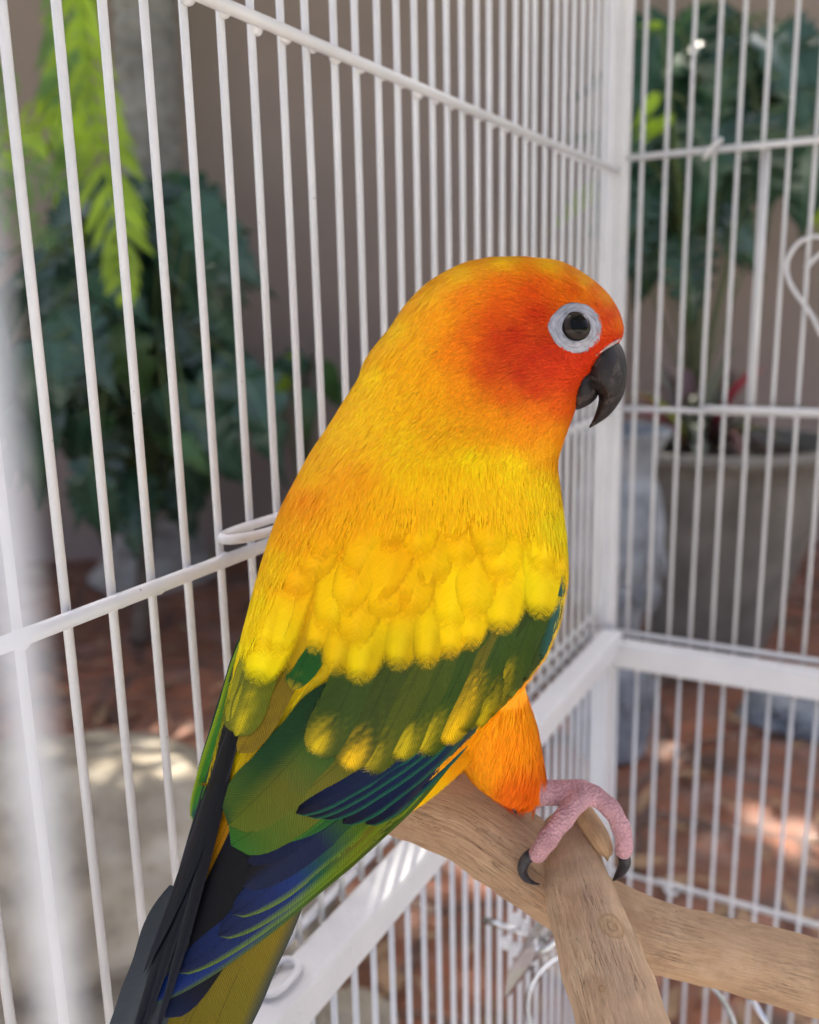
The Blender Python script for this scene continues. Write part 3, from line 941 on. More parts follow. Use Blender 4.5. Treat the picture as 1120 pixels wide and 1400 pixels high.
def build_holder():
    c = P(860, 1385, .335)
    root = empty('bowl_holder', c, 'shiny steel bowl ring with bracket plate and wing nuts below the perch', 'bowl holder')
    Rr = 137*.335/F
    t = np.linspace(0, 2*math.pi, 81)
    tube('ring', np.array([c+np.array([math.cos(q)*Rr, math.sin(q)*Rr, 0]) for q in t]), .0011, M_STEEL, root, 10)
    # bracket plate clamped on the side wires, seen edge-on and tilted
    q = [P(690, 1365, .36), P(694, 1330, .36), P(745, 1238, .345), P(772, 1232, .335), P(768, 1262, .335), P(722, 1322, .352)]
    n = np.cross(q[2]-q[0], q[3]-q[0]); n /= np.linalg.norm(n)
    V = [p for p in q]+[p+n*.0016 for p in q]; k = len(q)
    Fc = [tuple(range(k)), tuple(range(2*k-1, k-1, -1))]+[(i, i+k, (i+1) % k+k, (i+1) % k) for i in range(k)]
    mesh_obj('bracket_plate', V, Fc, M_STEEL, root, smooth=False)
    for (x, y) in ((706, 1258), (692, 1289)):
        for dx, dy in ((0, 0), (11, 9)):
            bm = bmesh.new(); bmesh.ops.create_uvsphere(bm, u_segments=14, v_segments=9, radius=1)
            o = P(x+dx, y+dy, .352)
            for v in bm.verts:
                v.co = Vector(o)+Vector(RT)*v.co.x*.0019+Vector(UP)*v.co.y*.0030+Vector(fw)*v.co.z*.0014
            me = bpy.data.meshes.new('wing_nut'); bm.to_mesh(me); bm.free(); me.materials.append(M_WHITE)
            me.polygons.foreach_set('use_smooth', [True]*len(me.polygons))
            link(bpy.data.objects.new('wing_nut', me), root)
    tube('bolt', [P(662, 1258, .365), P(690, 1266, .36), P(722, 1276, .352)], .0014, M_STEEL, root, 10)
    tube('ring_stem', catmull([P(733, 1285, .345), P(736, 1302, .342), P(745, 1300, .338), P(770, 1280, .335)], 14), .0013, M_STEEL, root, 10)
    tube('brace', [P(1018, 1350, .345), P(1035, 1378, .34), P(1062, 1420, .335)], .0011, M_STEEL, root, 8)
build_holder()

# ================================================================== PARROT
ST = [ # Lx, Ly, Rx, Ry, Zc, dz
 (676, 353, 724, 353, .2085, .0050),
 (640, 360, 768, 360, .2083, .0090),
 (596, 381, 803, 379, .2080, .0120),
 (562, 411, 832, 405, .2078, .0140),
 (536, 446, 848, 435, .2076, .0152),
 (508, 482, 849, 462, .2073, .0160),
 (492, 515, 824, 490, .2070, .0166),
 (472, 548, 796, 528, .2066, .0175),
 (452, 580, 783, 566, .2060, .0190),
 (430, 613, 770, 602, .2053, .0212),
 (410, 648, 762, 634, .2046, .0232),
 (389, 688, 767, 682, .2040, .0246),
 (371, 733, 774, 740, .2032, .0252),
 (355, 783, 775, 797, .2024, .0252),
 (340, 838, 765, 852, .2014, .0245),
 (326, 893, 741, 906, .2003, .0230),
 (312, 950, 700, 956, .1990, .0208),
 (298, 1010, 648, 1008, .1976, .0180),
 (283, 1072, 592, 1062, .1960, .0150),
 (264, 1140, 534, 1130, .1944, .0120),
 (240, 1212, 478, 1198, .1926, .0092),
 (212, 1292, 428, 1278, .1905, .0072),
 (178, 1378, 392, 1362, .1880, .0058),
 (140, 1470, 356, 1455, .1852, .0048),
 (100, 1570, 312, 1556, .1822, .0040)]
NBODY = 19

def loft(st, nring, narc, p=2.15):
    q = catmull(st, nring)
    V = []; Fc = []
    for r in q:
        A = np.array(r[0:2]); B = np.array(r[2:4]); M = (A+B)/2; H = (B-A)/2
        for j in range(narc):
            a = 2*math.pi*j/narc
            c = math.cos(a); s = math.sin(a)
            c = math.copysign(abs(c)**(2/p), c); s = math.copysign(abs(s)**(2/p), s)
            xy = M+H*c
            V.append(P(xy[0], xy[1], r[4]-r[5]*s))
    for i in range(nring-1):
        for j in range(narc):
            j2 = (j+1) % narc
            Fc.append((i*narc+j, (i+1)*narc+j, (i+1)*narc+j2, i*narc+j2))
    Fc.append(tuple(range(narc))); Fc.append(tuple((nring-1)*narc+j for j in range(narc))[::-1])
    return V, Fc

def px_tube(pts, n=14, k=24):
    q = catmull(pts, k)
    return tube_geo(P(q[:, 0], q[:, 1], q[:, 2]), q[:, 3]*q[:, 2]/F, n)

# ---- colour of the plumage as a function of where it sits (picture coordinates of the bird's near side)
CK = np.array([
 (700,356,255,182,0),(640,370,252,178,4),(590,392,255,178,4),(545,440,255,188,2),(505,505,255,190,0),(760,368,255,176,4),(805,390,255,172,4),(832,412,255,158,6),(848,445,252,130,8),  # yellow-orange crown rim, raised to hold the top-light highlight as well
 (815,405,250,120,6),(790,400,240,95,5),(750,392,238,95,8),(700,390,244,112,6),(650,400,248,135,6),(610,430,252,150,5),(570,470,252,165,3),
 (840,468,225,60,8),(828,480,215,52,8),(800,498,212,50,8),(835,440,222,58,8),(820,425,236,84,8),(805,480,206,44,8),(740,430,206,52,8),(690,440,222,80,8),(660,460,238,112,6),(700,480,196,52,10),(680,500,205,66,10),(735,490,192,45,10),(760,505,205,50,8),(780,520,216,60,8),
 (670,470,214,72,8),(665,500,222,88,8),(690,460,200,52,8),(715,460,194,44,8),(720,510,190,46,10),(755,480,196,44,8),(700,420,232,92,6),(735,405,228,78,6),(775,490,204,48,8),
 (740,530,206,56,8),(700,535,226,96,8),(770,550,232,92,8),(735,560,240,120,8),(765,590,248,140,6),(755,610,250,160,5),(720,580,247,140,6),(680,565,246,140,6),(640,520,246,140,6),(640,480,244,132,6),(600,520,250,158,4),(560,540,252,172,3),(520,560,255,182,2),
 (660,582,238,150,6),(600,570,248,165,4),(560,590,255,186,0),(470,580,255,182,2),(440,630,252,176,2),(470,640,250,160,4),(430,670,250,150,6),(405,720,250,165,4),(500,650,250,158,5),(380,760,250,190,4),(360,820,250,205,6),
 (530,670,252,172,2),(470,720,250,168,3),(560,640,255,186,0),(600,640,255,186,0),(650,620,255,196,0),(700,630,255,200,0),(740,660,252,200,2),(765,710,240,205,8),(690,690,252,186,2),(620,720,252,182,0),(560,740,248,172,1),(500,790,244,178,2),
 (640,780,248,190,0),(700,760,252,202,2),(740,800,245,200,4),(560,810,244,180,2),(600,860,242,190,2),(450,860,240,186,4),(490,900,226,182,4),(540,890,226,182,4),(350,880,250,212,6),(345,925,248,212,4),(400,800,248,180,4),(680,840,240,190,2),(735,835,236,190,4),
 (690,960,255,150,4),(700,1000,254,140,4),(720,1070,226,98,4),(700,1080,230,105,4),(660,1040,246,140,4),(640,1060,240,150,8),(640,960,255,165,4),(590,1080,250,185,5),(560,1110,245,180,8),
 (300,1130,200,130,10),(450,1000,150,120,5),(300,950,120,130,10)], float)
CKL = lin(CK[:, 2:5]); CKL[:, 1] *= np.where(CK[:, 3] > 135, 1.16, 1.02)
def body_col(px, py):
    px = np.atleast_1d(np.asarray(px, float)); py = np.atleast_1d(np.asarray(py, float))
    d2 = (px[:, None]-CK[None, :, 0])**2+(py[:, None]-CK[None, :, 1])**2
    w = 1/(d2+90)**1.6
    w /= w.sum(1)[:, None]
    c = w @ CKL
    n = np.array([noise.noise(Vector((x/34, y/60, 1.5))) for x, y in zip(px, py)]) if len(px) < 60000 else 0
    c = c.copy(); c[:, 1] *= 1+.10*n
    return c*1.0

def set_cols(me, cols, name='Col'):
    at = me.color_attributes.new(name, 'FLOAT_COLOR', 'POINT')
    a = np.ones((len(cols), 4)); a[:, :3] = cols
    at.data.foreach_set('color', a.ravel())

bird = empty('parrot', P(790, 1110, .212), 'orange and yellow parrot with green wings perched on the branch, head turned right', 'parrot')

gv, gf = loft(ST, 150, 72)
GUIDE = BVHTree.FromPolygons([Vector(v) for v in gv], gf)
zq = catmull([(s[1]/2+s[3]/2, s[4], 0) for s in ST], 120)
def guide_hit(px, py):
    d = fw+RT*((px-560)/F)-UP*((py-700)/F)
    h = GUIDE.ray_cast(Vector(CAM), Vector(d).normalized())
    if h[0] is not None:
        return (np.array(h[0])-CAM) @ fw, h[1]
    zc = np.interp(py, zq[:, 0], zq[:, 1])
    loc = GUIDE.find_nearest(Vector(P(px, py, zc)))
    return (np.array(loc[0])-CAM) @ fw, None

def build_body():
    parts = [loft(ST[:NBODY], 110, 64)]
    parts.append(loft([(612, 925, 716, 930, .2035, .010), (606, 960, 722, 955, .2040, .0115), (612, 1000, 732, 990, .2050, .0115), (626, 1035, 740, 1030, .2062, .0105), (646, 1066, 745, 1065, .2075, .009), (674, 1089, 742, 1092, .2085, .0065), (694, 1099, 728, 1103, .209, .0035)], 40, 40))
    # far-side thigh and foot, resting on the main branch behind the body
    parts.append(loft([(560, 960, 660, 960, .2180, .009), (560, 1000, 650, 1000, .2210, .009), (570, 1040, 640, 1040, .2235, .008), (585, 1062, 628, 1062, .2245, .005)], 24, 28))
    parts.append(px_tube([(606, 1050, .2245, 14), (600, 1052, .230, 14), (598, 1075, .237, 12)]))
    # near leg: tarsus and two front toes over the fork
    parts.append(px_tube([(722, 1084, .2090, 17), (745, 1084, .2095, 17.5), (770, 1084, .2098, 18), (796, 1085, .2100, 19), (806, 1090, .2105, 15)]))
    parts.append(px_tube([(798, 1086, .2095, 16), (789, 1096, .2068, 16), (780, 1107, .2050, 14), (770, 1120, .2042, 15.5), (760, 1133, .2040, 13.5), (750, 1146, .2044, 15.2), (742, 1158, .2056, 13), (735, 1168, .2068, 13), (732, 1174, .2074, 10)], 18, 44))
    parts.append(px_tube([(798, 1084, .2100, 16), (812, 1088, .2092, 15.2), (824, 1096, .2085, 13.4), (835, 1106, .2080, 14.6), (843, 1118, .2078, 12.6), (849, 1131, .2078, 14), (853, 1146, .2079, 12), (853, 1160, .2083, 13), (850, 1171, .2088, 10)], 18, 44))
    parts.append(px_tube([(740, 1088, .212, 14), (722, 1096, .2155, 13), (712, 1100, .217, 9)]))
    V, Fc = join_geo(parts)
    o = mesh_obj('tmp_body', V, Fc, None)
    md = o.modifiers.new('r', 'REMESH'); md.mode = 'VOXEL'; md.voxel_size = .0007; md.use_smooth_shade = True
    sm = o.modifiers.new('s', 'SMOOTH'); sm.factor = .5; sm.iterations = 3
    dg = bpy.context.evaluated_depsgraph_get()
    me = bpy.data.meshes.new_from_object(o.evaluated_get(dg))
    bpy.data.objects.remove(o)
    me.name = 'body'
    n = len(me.vertices)
    co = np.zeros(n*3); me.vertices.foreach_get('co', co); co = co.reshape(-1, 3)
    px, py, z = PX(co)
    cols = body_col(px, py)
    # bare pink legs
    leg = ((px > 738+.0*py) & (py > 1058) & (px-738 > (1066-py)*.1)) | ((py > 1106)) | ((z > .2085) & (py > 1075) & (px > 700) & (px < 745) & (py > 1099))
    far = (z > .2105) & (py > 1046) & (px < 660)
    leg = leg | far
    nn = np.array([noise.noise(Vector(c)*260) for c in co])
    pink = lin((196, 150, 154))[None, :]*(1+.22*nn[:, None])
    cols[leg] = np.clip(pink[leg], 0, 1)
    set_cols(me, cols)
    at = me.attributes.new('Skin', 'FLOAT', 'POINT'); at.data.foreach_set('value', leg.astype(np.float32))
    me.materials.clear(); me.materials.append(mat_body())
    me.polygons.foreach_set('use_smooth', [True]*len(me.polygons))
    ob = bpy.data.objects.new('body', me)
    link(ob, bird)
    return ob, co, leg
body, BCO, BLEG = build_body()
bme = body.data
BB = BVHTree.FromPolygons([v.co.copy() for v in bme.vertices], [tuple(p.vertices) for p in bme.polygons])
def body_hit(px, py):
    d = Vector(fw+RT*((px-560)/F)-UP*((py-700)/F)).normalized()
    h = BB.ray_cast(Vector(CAM), d)
    return h

# ---- eye
def build_eye():
    ex, ey = 787.5, 447.0
    h = body_hit(ex, ey); c = np.array(h[0]); nrm = np.array(h[1])
    nrm = nrm*.55-fw*.45-RT*.0; nrm /= np.linalg.norm(nrm)
    z0 = (c-CAM) @ fw
    X = RT-nrm*(RT @ nrm); X /= np.linalg.norm(X); Y = np.cross(nrm, X)
    if Y @ UP < 0: Y = -Y
    k = z0/F
    # bare skin ring: concentric wrinkled rings, drawn to a point behind the eye
    prof = [(35.5, -.35), (34.5, .15), (33.0, .62), (31.5, .78), (29.3, .70), (27.5, .88), (25.3, .84), (23.4, 1.05), (22.4, 1.1), (21.4, 1.3), (20.4, 1.45), (19.4, 1.25), (18.6, .8), (17.5, .1)]
    n = 84; V = []; Fc = []; cols = []
    for (r, hh) in prof:
        for j in range(n):
            a = 2*math.pi*j/n
            w = max(0, math.cos(a-math.pi*.97))**14
            rr = r*(1+.12*w*(max(0, r-21)/14))*(1+.03*noise.noise(Vector((math.cos(a)*2.2, math.sin(a)*2.2, r*.22)))*(r > 21))
            rr *= 1+.05*math.sin(a+2.4)*(r > 19)
            x = rr*math.cos(a); y = rr*math.sin(a)
            jit = .10*math.sin(a*9+r*2)*(r > 19)
            hb = body_hit(ex+x, ey-y)
            zb_ = (np.array(hb[0])-CAM) @ fw if hb[0] is not None else z0
            plane = c+(X*x+Y*y)*k
            zp = (plane-CAM) @ fw
            zz = min(zb_-(hh*.35+.16*noise.noise(Vector((math.cos(a)*5, math.sin(a)*5, r*.5)))+.28 if r < 36.5 else -.3)*.001, zp+.004) if r > 24 else None
            q0 = P(ex+x, ey-y, zz if zz is not None else 0.2)
            if zz is None:
                f24 = (24-r)/8.5; zr = (zb_-(hh*.55+.28)*.001)*(1-f24)+(z0-.0007-hh*.0004)*f24
                q0 = P(ex+x, ey-y, zr)
            V.append(q0)
            g = .26+.15*noise.noise(Vector((math.cos(a)*3, math.sin(a)*3, r*.45)))+.04*((hh*7) % 1)+rng.uniform(-.02, .02)
            cols.append(np.array((.95, .96, 1.06))*g*(1.0 if r > 19 else .75))
    for i in range(len(prof)-1):
        for j in range(n):
            j2 = (j+1) % n
            Fc.append((i*n+j, i*n+j2, (i+1)*n+j2, (i+1)*n+j))
    m = NT('eye_ring_skin'); at = m.n('Attribute', attribute_name='Col').outputs['Color']
    m.l(at, m.b.inputs['Base Color']); m.b.inputs['Roughness'].default_value = .5
    m.bump(m.noise(m.pos(), 1500, 4), .3, .0003)
    ring = mesh_obj('eye_ring', V, Fc, m.m, bird); set_cols(ring.data, cols)
    # glossy eyeball
    me_ = NT('dark_eye'); p = me_.pos()
    d = me_.n('VectorMath', operation='DISTANCE'); me_.l(p, d.inputs[0])
    R = 23.0*k
    ctr = c-nrm*R*.40-fw*.0006
    front = ctr+nrm*R
    d.inputs[1].default_value = tuple(front)
    rel = me_.math('DIVIDE', d.outputs['Value'], R)
    cc = me_.ramp(rel, [(.0, (.004, .004, .004)), (.58, (.004, .004, .004)), (.60, (.020, .015, .012)), (.9, (.030, .023, .019)), (.97, (.012, .010, .009))])
    me_.l(cc, me_.b.inputs['Base Color']); me_.b.inputs['Roughness'].default_value = .03
    me_.b.inputs['Specular IOR Level'].default_value = .12
    bm = bmesh.new(); bmesh.ops.create_uvsphere(bm, u_segments=40, v_segments=24, radius=R)
    for v in bm.verts: v.co = v.co+Vector(ctr)
    e = bpy.data.meshes.new('eyeball'); bm.to_mesh(e); bm.free(); e.materials.append(me_.m)
    e.polygons.foreach_set('use_smooth', [True]*len(e.polygons))
    link(bpy.data.objects.new('eyeball', e), bird)
    return c
EYE = build_eye()

# ---- beak
def horn(name, col, rough=.35):
    k = NT(name); p = k.pos()
    c = k.ramp(k.noise(p, 260, 6, .65), [(.3, tuple(np.array(col)*.6)), (.62, tuple(np.array(col)*1.25)), (.80, tuple(np.array(col)*2.2+.02))])
    sc = k.ramp(k.noise(p, 110, 5, .8, 2.0), [(.54, (0, 0, 0)), (.66, (1, 1, 1))])
    c = k.mix(k.math('MULTIPLY', sc, .5), c, (.13, .10, .085))
    k.l(c, k.b.inputs['Base Color']); k.b.inputs['Roughness'].default_value = rough
    k.b.inputs['Specular IOR Level'].default_value = .3
    k.bump(k.math('ADD', k.noise(p, 420, 6, .7), k.math('MULTIPLY', sc, .6)), .6, .0006)
    return k.m
M_BEAK = horn('dark_horn', (.011, .009, .009), .5)
M_CLAW = horn('dark_claw', (.030, .028, .032), .3)

def chord_obj(name, st, mat, nr=40, na=36, p=2.0):
    v, f = loft(st, nr, na, p)
    return mesh_obj(name, v, f, mat, bird)
# upper mandible: chords from inner (left) edge to culmen (right) edge
chord_obj('upper_beak', [(812, 486, 836, 458, .2070, .0060), (800, 502, 850, 474, .2072, .0072), (801, 519, 856, 494, .2074, .0074), (811, 532, 857, 517, .2075, .0068), (818, 541, 853, 538, .2076, .0056), (818, 551, 844, 555, .2077, .0042), (815, 562, 833, 568, .2077, .0028), (811, 573, 821, 577, .2078, .0014), (805, 584, 807, 585, .2078, .0004)], M_BEAK)
chord_obj('lower_beak', [(790, 496, 808, 508, .2074, .0058), (783, 520, 814, 524, .2075, .0066), (779, 540, 818, 536, .2076, .0064), (779, 553, 815, 545, .2077, .0054), (784, 559, 806, 553, .2077, .0036), (790, 560.5, 797, 558, .2078, .0015)], M_BEAK)
M_CERE = mat_simple('pale_cere', (.34, .27, .25), .6, .3, 0, 900, .3)
v_, f_ = px_tube([(848, 463, .2052, 1.5), (840, 468, .2021, 2.8), (830, 474, .2006, 2.8), (820, 481, .2000, 2.2), (808, 491, .2000, 1)], 12, 24)
mesh_obj('cere', v_, f_, M_CERE, bird)

# ---- claws
for pts in ([(731, 1166, .2072, 8.5), (720, 1174, .2080, 8.0), (714, 1188, .2090, 7), (719, 1201, .2100, 5), (729, 1207, .2108, 2.8), (738, 1209, .2114, .8)],
            [(853, 1170, .2088, 9), (854, 1180, .2092, 8.5), (850, 1190, .2100, 7), (844, 1198, .2110, 4.5), (838, 1204, .2118, 1)],
            [(712, 1096, .2090, 4.5), (706, 1101, .2085, 4.2), (703, 1106, .2085, 3), (706, 1113, .2090, 1)]):
    v_, f_ = px_tube(pts, 12, 20); mesh_obj('claw', v_, f_, M_CLAW, bird)

# ---- feathers
MF_SOFT = mat_feather('soft_yellow_feather', .0, .62, .46, rough=.7, spec=.10, trans=.12, sheen=.15, period=.5)
MF_GREEN = mat_feather('green_flight_feather', .48, rough=.5, spec=.14, period=.62)
MF_COV = mat_feather('green_covert_feather', .40, .30, rough=.5, spec=.14, period=.62)
MF_BLUE = mat_feather('blue_flight_feather', .25, rough=.5, spec=.10, period=.62)
NFEATHER = [0]

def fshape(t, kind):
    if kind == 'round':      # contour feather
        a = np.clip(t/.35, 0, 1); base = .45+.55*(1-(1-a)**2)
        u = np.clip((t-.48)/.52, 0, 1); return base*np.clip(1-u**2.1, 0, 1)**.58
    if kind == 'flight':
        a = np.clip(t/.25, 0, 1); base = .5+.5*(1-(1-a)**2)
        u = np.clip((t-.72)/.28, 0, 1); return base*np.sqrt(np.clip(1-u**2.2, 0, 1))
    if kind == 'point':
        a = np.clip(t/.2, 0, 1); base = .5+.5*a
        return base*np.clip(1-t**3.2, 0, 1)**.8

def feather(name, root, tip, W, bend, lift, colfn, mat, kind='round', asym=0.0, n=18, m=7, camber=.0003, twist=0.0, zoff=0.0, wrap=False, rf=(.02, .16), ease=1.0):
    """a vane on a curved shaft laid over the body; root/tip/W in picture pixels, lift in mm at root and tip"""
    r = np.array(root, float); e = np.array(tip, float); ax = e-r; Lp = np.hypot(*ax); ax /= Lp; nr = np.array([-ax[1], ax[0]])
    mid = (r+e)/2+nr*bend
    ts = np.linspace(0, 1, n); ss = np.linspace(-1, 1, m)
    V = []; UV = []; XY = []
    seed = rng.uniform(0, 100)
    GN = []
    ctrs = []
    for t in ts:
        c = (1-t)**2*r+2*t*(1-t)*mid+t*t*e
        tg = 2*(1-t)*(mid-r)+2*t*(e-mid); tg /= np.hypot(*tg)
        ctrs.append((c, np.array([-tg[1], tg[0]]), tg))
    kk = .195/F*1000
    for i, t in enumerate(ts):
        c, nn_, tg = ctrs[i]
        w = fshape(np.array(t), kind)*W/2
        for s in ss:
            sw = s*(1+asym*np.sign(s))
            ed = 1+.05*noise.noise(Vector((seed, t*7, s*3)))
            q = c+nn_*w*sw*ed
            z, hit = guide_hit(q[0], q[1])
            lf = (lift(q[0], q[1], t) if callable(lift) else lift[0]+(lift[1]-lift[0])*t**ease)*.001-camber*s*s+twist*s*.001+.00012*noise.noise(Vector((seed+9, t*3, s*1.5)))
            if wrap and hit is None:
                zc = np.interp(q[1], zq[:, 0], zq[:, 1])
                lo = GUIDE.find_nearest(Vector(P(q[0], q[1], zc)))
                pp = np.array(lo[0])+np.array(lo[1])*max(lf, .0001)*.25
                V.append(pp)
            else:
                V.append(P(q[0], q[1], z-lf+zoff))
            gn = hit if hit is not None else GUIDE.find_nearest(Vector(V[-1]))[1]
            gn = np.array(gn); GN.append(-gn if gn @ fw > 0 else gn)
            UV.append((sw*w*kk, t*Lp*kk)); XY.append((q[0], q[1], t, s))
    Fc = [(i*m+j, i*m+j+1, (i+1)*m+j+1, (i+1)*m+j) for i in range(n-1) for j in range(m-1)]
    XY = np.array(XY)
    cols = colfn(XY[:, 2], XY[:, 3], XY[:, 0], XY[:, 1])
    V = np.array(V)
    o = mesh_obj(name, V, Fc, mat, bird)
    me = o.data
    set_cols(me, cols)
    eg = np.maximum.reduce([np.abs(XY[:, 3])**2*.97, np.clip((XY[:, 2]-.66)/.32, 0, 1.1), np.clip((rf[1]-XY[:, 2])/(rf[1]-rf[0]), 0, 1.1) if mat == MF_SOFT else np.zeros(len(XY))])
    at = me.attributes.new('Edge', 'FLOAT', 'POINT'); at.data.foreach_set('value', eg.astype(np.float32))
    uvl = me.uv_layers.new(name='UVMap')
    idx = np.zeros(len(me.loops), int); me.loops.foreach_get('vertex_index', idx)
    uvl.data.foreach_set('uv', np.array(UV)[idx].ravel())
    if mat == MF_SOFT:        # downy vanes scatter light like the surface they lie on
        vn = np.zeros(len(me.vertices)*3, np.float32); me.vertices.foreach_get('normal', vn); vn = vn.reshape(-1, 3)
        vn = np.where((vn @ fw)[:, None] > 0, -vn, vn)
        nn2 = vn*.06+np.array(GN)*.94; nn2 /= np.linalg.norm(nn2, axis=1)[:, None]
        if (np.cross(V[1]-V[0], V[m]-V[0]) @ fw) > 0: me.flip_normals()
        me.normals_split_custom_set_from_vertices([tuple(q) for q in nn2])
    NFEATHER[0] += 1
    return o

def sstep(a, b, x): 
    u = np.clip((x-a)/(b-a), 0, 1); return u*u*(3-2*u)
def mixc(a, b, w): return np.asarray(a)*(1-w)[:, None]+np.asarray(b)*w[:, None]
OLIVE = lin((96, 92, 8)); GREEN = lin((42, 66, 6)); DGREEN = lin((14, 54, 18)); YEL = lin((236, 188, 8)); NAVY = lin((6, 20, 54)); BLUE = lin((6, 38, 100)); BLACK = lin((10, 11, 16)); LIME = lin((120, 150, 16)); TEAL = lin((20, 84, 78)); OLY = lin((132, 108, 6)); HAZE_GREY = lin((70, 76, 80))

def c_yellow(olive=0.0, br=1.0):
    j = rng.uniform(.94, 1.05); g = rng.uniform(.95, 1.05)
    def f(t, s, px, py):
        c = body_col(px, py)*j*br; c[:, 1] *= g
        k = olive*(sstep(.15, .45, np.abs(s-.25))*sstep(.3, .75, t)*(1-sstep(.85, 1, t)))
        c = mixc(c, lin((176, 142, 4)), k*.8)
        c = mixc(c*np.array([.99, .93, .9]), np.minimum(c*np.array([1.03, 1.01, .9]), 1), sstep(.35, .92, t))  # darker base, brighter tip: scallop shading put into the colour
        c = mixc(c, np.minimum(c*1.12+.02, 1), np.exp(-(s/.10)**2)*.3*sstep(.3, .9, t))
        return c
    return f
def c_green(base, tipc, t0=.62, side=0.3, width=.5, edge=None, up=None, tipw=.9):
    j = rng.uniform(.88, 1.12); sd_ = rng.uniform(0, 50)
    def f(t, s, px, py):
        c = np.repeat(base[None, :]*j, len(t), 0)
        if up is not None: c = mixc(c, up, 1-sstep(.25, .7, t))
        st_ = np.array([noise.noise(Vector(((a_*3.2-abs(b_)*1.1)*4.2, b_*.8, sd_)))*.6+noise.noise(Vector(((a_*3.2-abs(b_)*1.1)*11, b_*1.5, sd_+7)))*.5 for a_, b_ in zip(t, s)])
        w = sstep(t0, 1.0, t+.20*st_)*np.exp(-((s-side)/width)**2)
        c = c*(1+.22*st_)[:, None]
        c = mixc(c, tipc, np.clip(w*tipw*1.3, 0, 1))
        if edge is not None: c = mixc(c, edge, sstep(.72, .98, s if side >= 0 else -s)*.8)
        return c
    return f
def c_blend(stops, edge=None, edge_side=1, j=None):
    """colour along the vane: list of (t, colour)"""
    tt = np.array([a for a, _ in stops]); cc = np.array([b for _, b in stops]); j = rng.uniform(.9, 1.1)
    def f(t, s, px, py):
        c = np.stack([np.interp(t, tt, cc[:, k]) for k in range(3)], 1)*j
        if edge is not None:
            c = mixc(c, edge, sstep(.70, .95, s*edge_side)*.85)
        return c
    return f

def c_vane(right, left):
    fr = c_blend(right); fl = c_blend(left)
    def f(t, s, px, py): return mixc(fr(t, s, px, py), fl(t, s, px, py), sstep(-.1, .45, s))
    return f

# tail
for (a, b, w, bd, lf, cf, mt) in (
    ((425, 1110), (215, 1590), 92, 6, (-.7, -.6), c_blend([(0, OLY), (.5, lin((104, 92, 4))), (1, lin((92, 84, 4)))], lin((14, 44, 60)), -1), MF_GREEN),
    ((392, 1120), (172, 1590), 86, 6, (-.5, -.4), c_blend([(0, OLY), (.5, lin((112, 98, 4))), (1, lin((94, 86, 4)))], lin((60, 52, 10)), 1), MF_GREEN),
    ((352, 1120), (135, 1590), 76, 6, (-.35, -.25), c_blend([(0, lin((170, 120, 10))), (.4, lin((110, 94, 6))), (1, lin((90, 82, 6)))], lin((14, 24, 44)), -1), MF_GREEN),
    ((330, 1085), (110, 1590), 60, 4, (-.45, -.35), c_blend([(0, lin((190, 130, 10))), (.25, lin((120, 84, 8))), (.5, lin((60, 50, 10))), (1, lin((40, 42, 20)))], BLACK, 1), MF_GREEN)):
    feather('tail_feather', a, b, w, bd, lf, cf, mt, 'flight', n=30, camber=.0002)
# outer tail feather at the lower left corner, near-wire haze painted in as grey
feather('tail_feather', (250, 1215), (150, 1500), 74, -8, (.2, .2), c_blend([(0, HAZE_GREY*.5), (1, HAZE_GREY)]), MF_BLUE, 'flight', n=26)
# under-tail yellow
feather('flank_feather', (668, 1000), (543, 1121), 26, -8, (-.6, -.3), c_yellow(), MF_SOFT, 'point')

# primaries of the near wing, outermost first (lowest)
prim = [((628, 1012), (196, 1372), 46, -34, c_blend([(0, GREEN), (.42, GREEN*.8), (.58, lin((16, 70, 44))), (.70, BLUE), (1, BLUE*.8)], LIME*.35, -1)),
        ((612, 1018), (240, 1330), 50, -30, c_blend([(0, LIME*.55), (.40, OLIVE), (.55, lin((30, 84, 20))), (.66, BLUE), (1, NAVY)], LIME*.7, -1)),
        ((592, 1022), (298, 1280), 52, -26, c_blend([(0, LIME*.55), (.42, OLIVE), (.58, lin((20, 80, 40))), (.70, BLUE), (1, NAVY)], LIME*.7, -1)),
        ((572, 1028), (318, 1250), 52, -22, c_blend([(0, LIME*.5), (.40, lin((64, 92, 10))), (.58, TEAL*.6), (.72, BLUE), (1, NAVY)], LIME*.7, -1)),
        ((552, 1032), (332, 1212), 52, -18, c_vane([(0, GREEN), (.40, lin((34, 80, 20))), (.58, NAVY*1.2), (1, NAVY)], [(0, GREEN), (.35, DGREEN), (.6, BLACK), (1, BLACK)])),
        ((520, 1046), (336, 1178), 44, -12, c_vane([(0, GREEN), (.4, DGREEN), (.6, NAVY), (1, NAVY*.6)], [(0, GREEN), (.3, DGREEN*.6), (.5, BLACK), (1, BLACK)]))]
for i, (a, b, w, bd, cf) in enumerate(prim):
    feather('primary_feather', a, b, w, bd, (.3+.13*i, .4+.17*i), cf, MF_BLUE if i > 4 else MF_GREEN, 'flight', n=36, m=13, camber=.00025, twist=-.12)
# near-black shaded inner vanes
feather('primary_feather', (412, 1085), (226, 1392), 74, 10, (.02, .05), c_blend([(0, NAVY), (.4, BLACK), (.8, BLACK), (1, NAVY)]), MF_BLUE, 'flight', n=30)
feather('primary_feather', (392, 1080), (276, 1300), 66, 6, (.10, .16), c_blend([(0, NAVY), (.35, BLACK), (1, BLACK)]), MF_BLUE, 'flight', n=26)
feather('primary_feather', (372, 1085), (252, 1345), 58, 6, (.06, .10), c_blend([(0, NAVY), (.35, BLACK), (1, BLACK)]), MF_BLUE, 'flight', n=26)

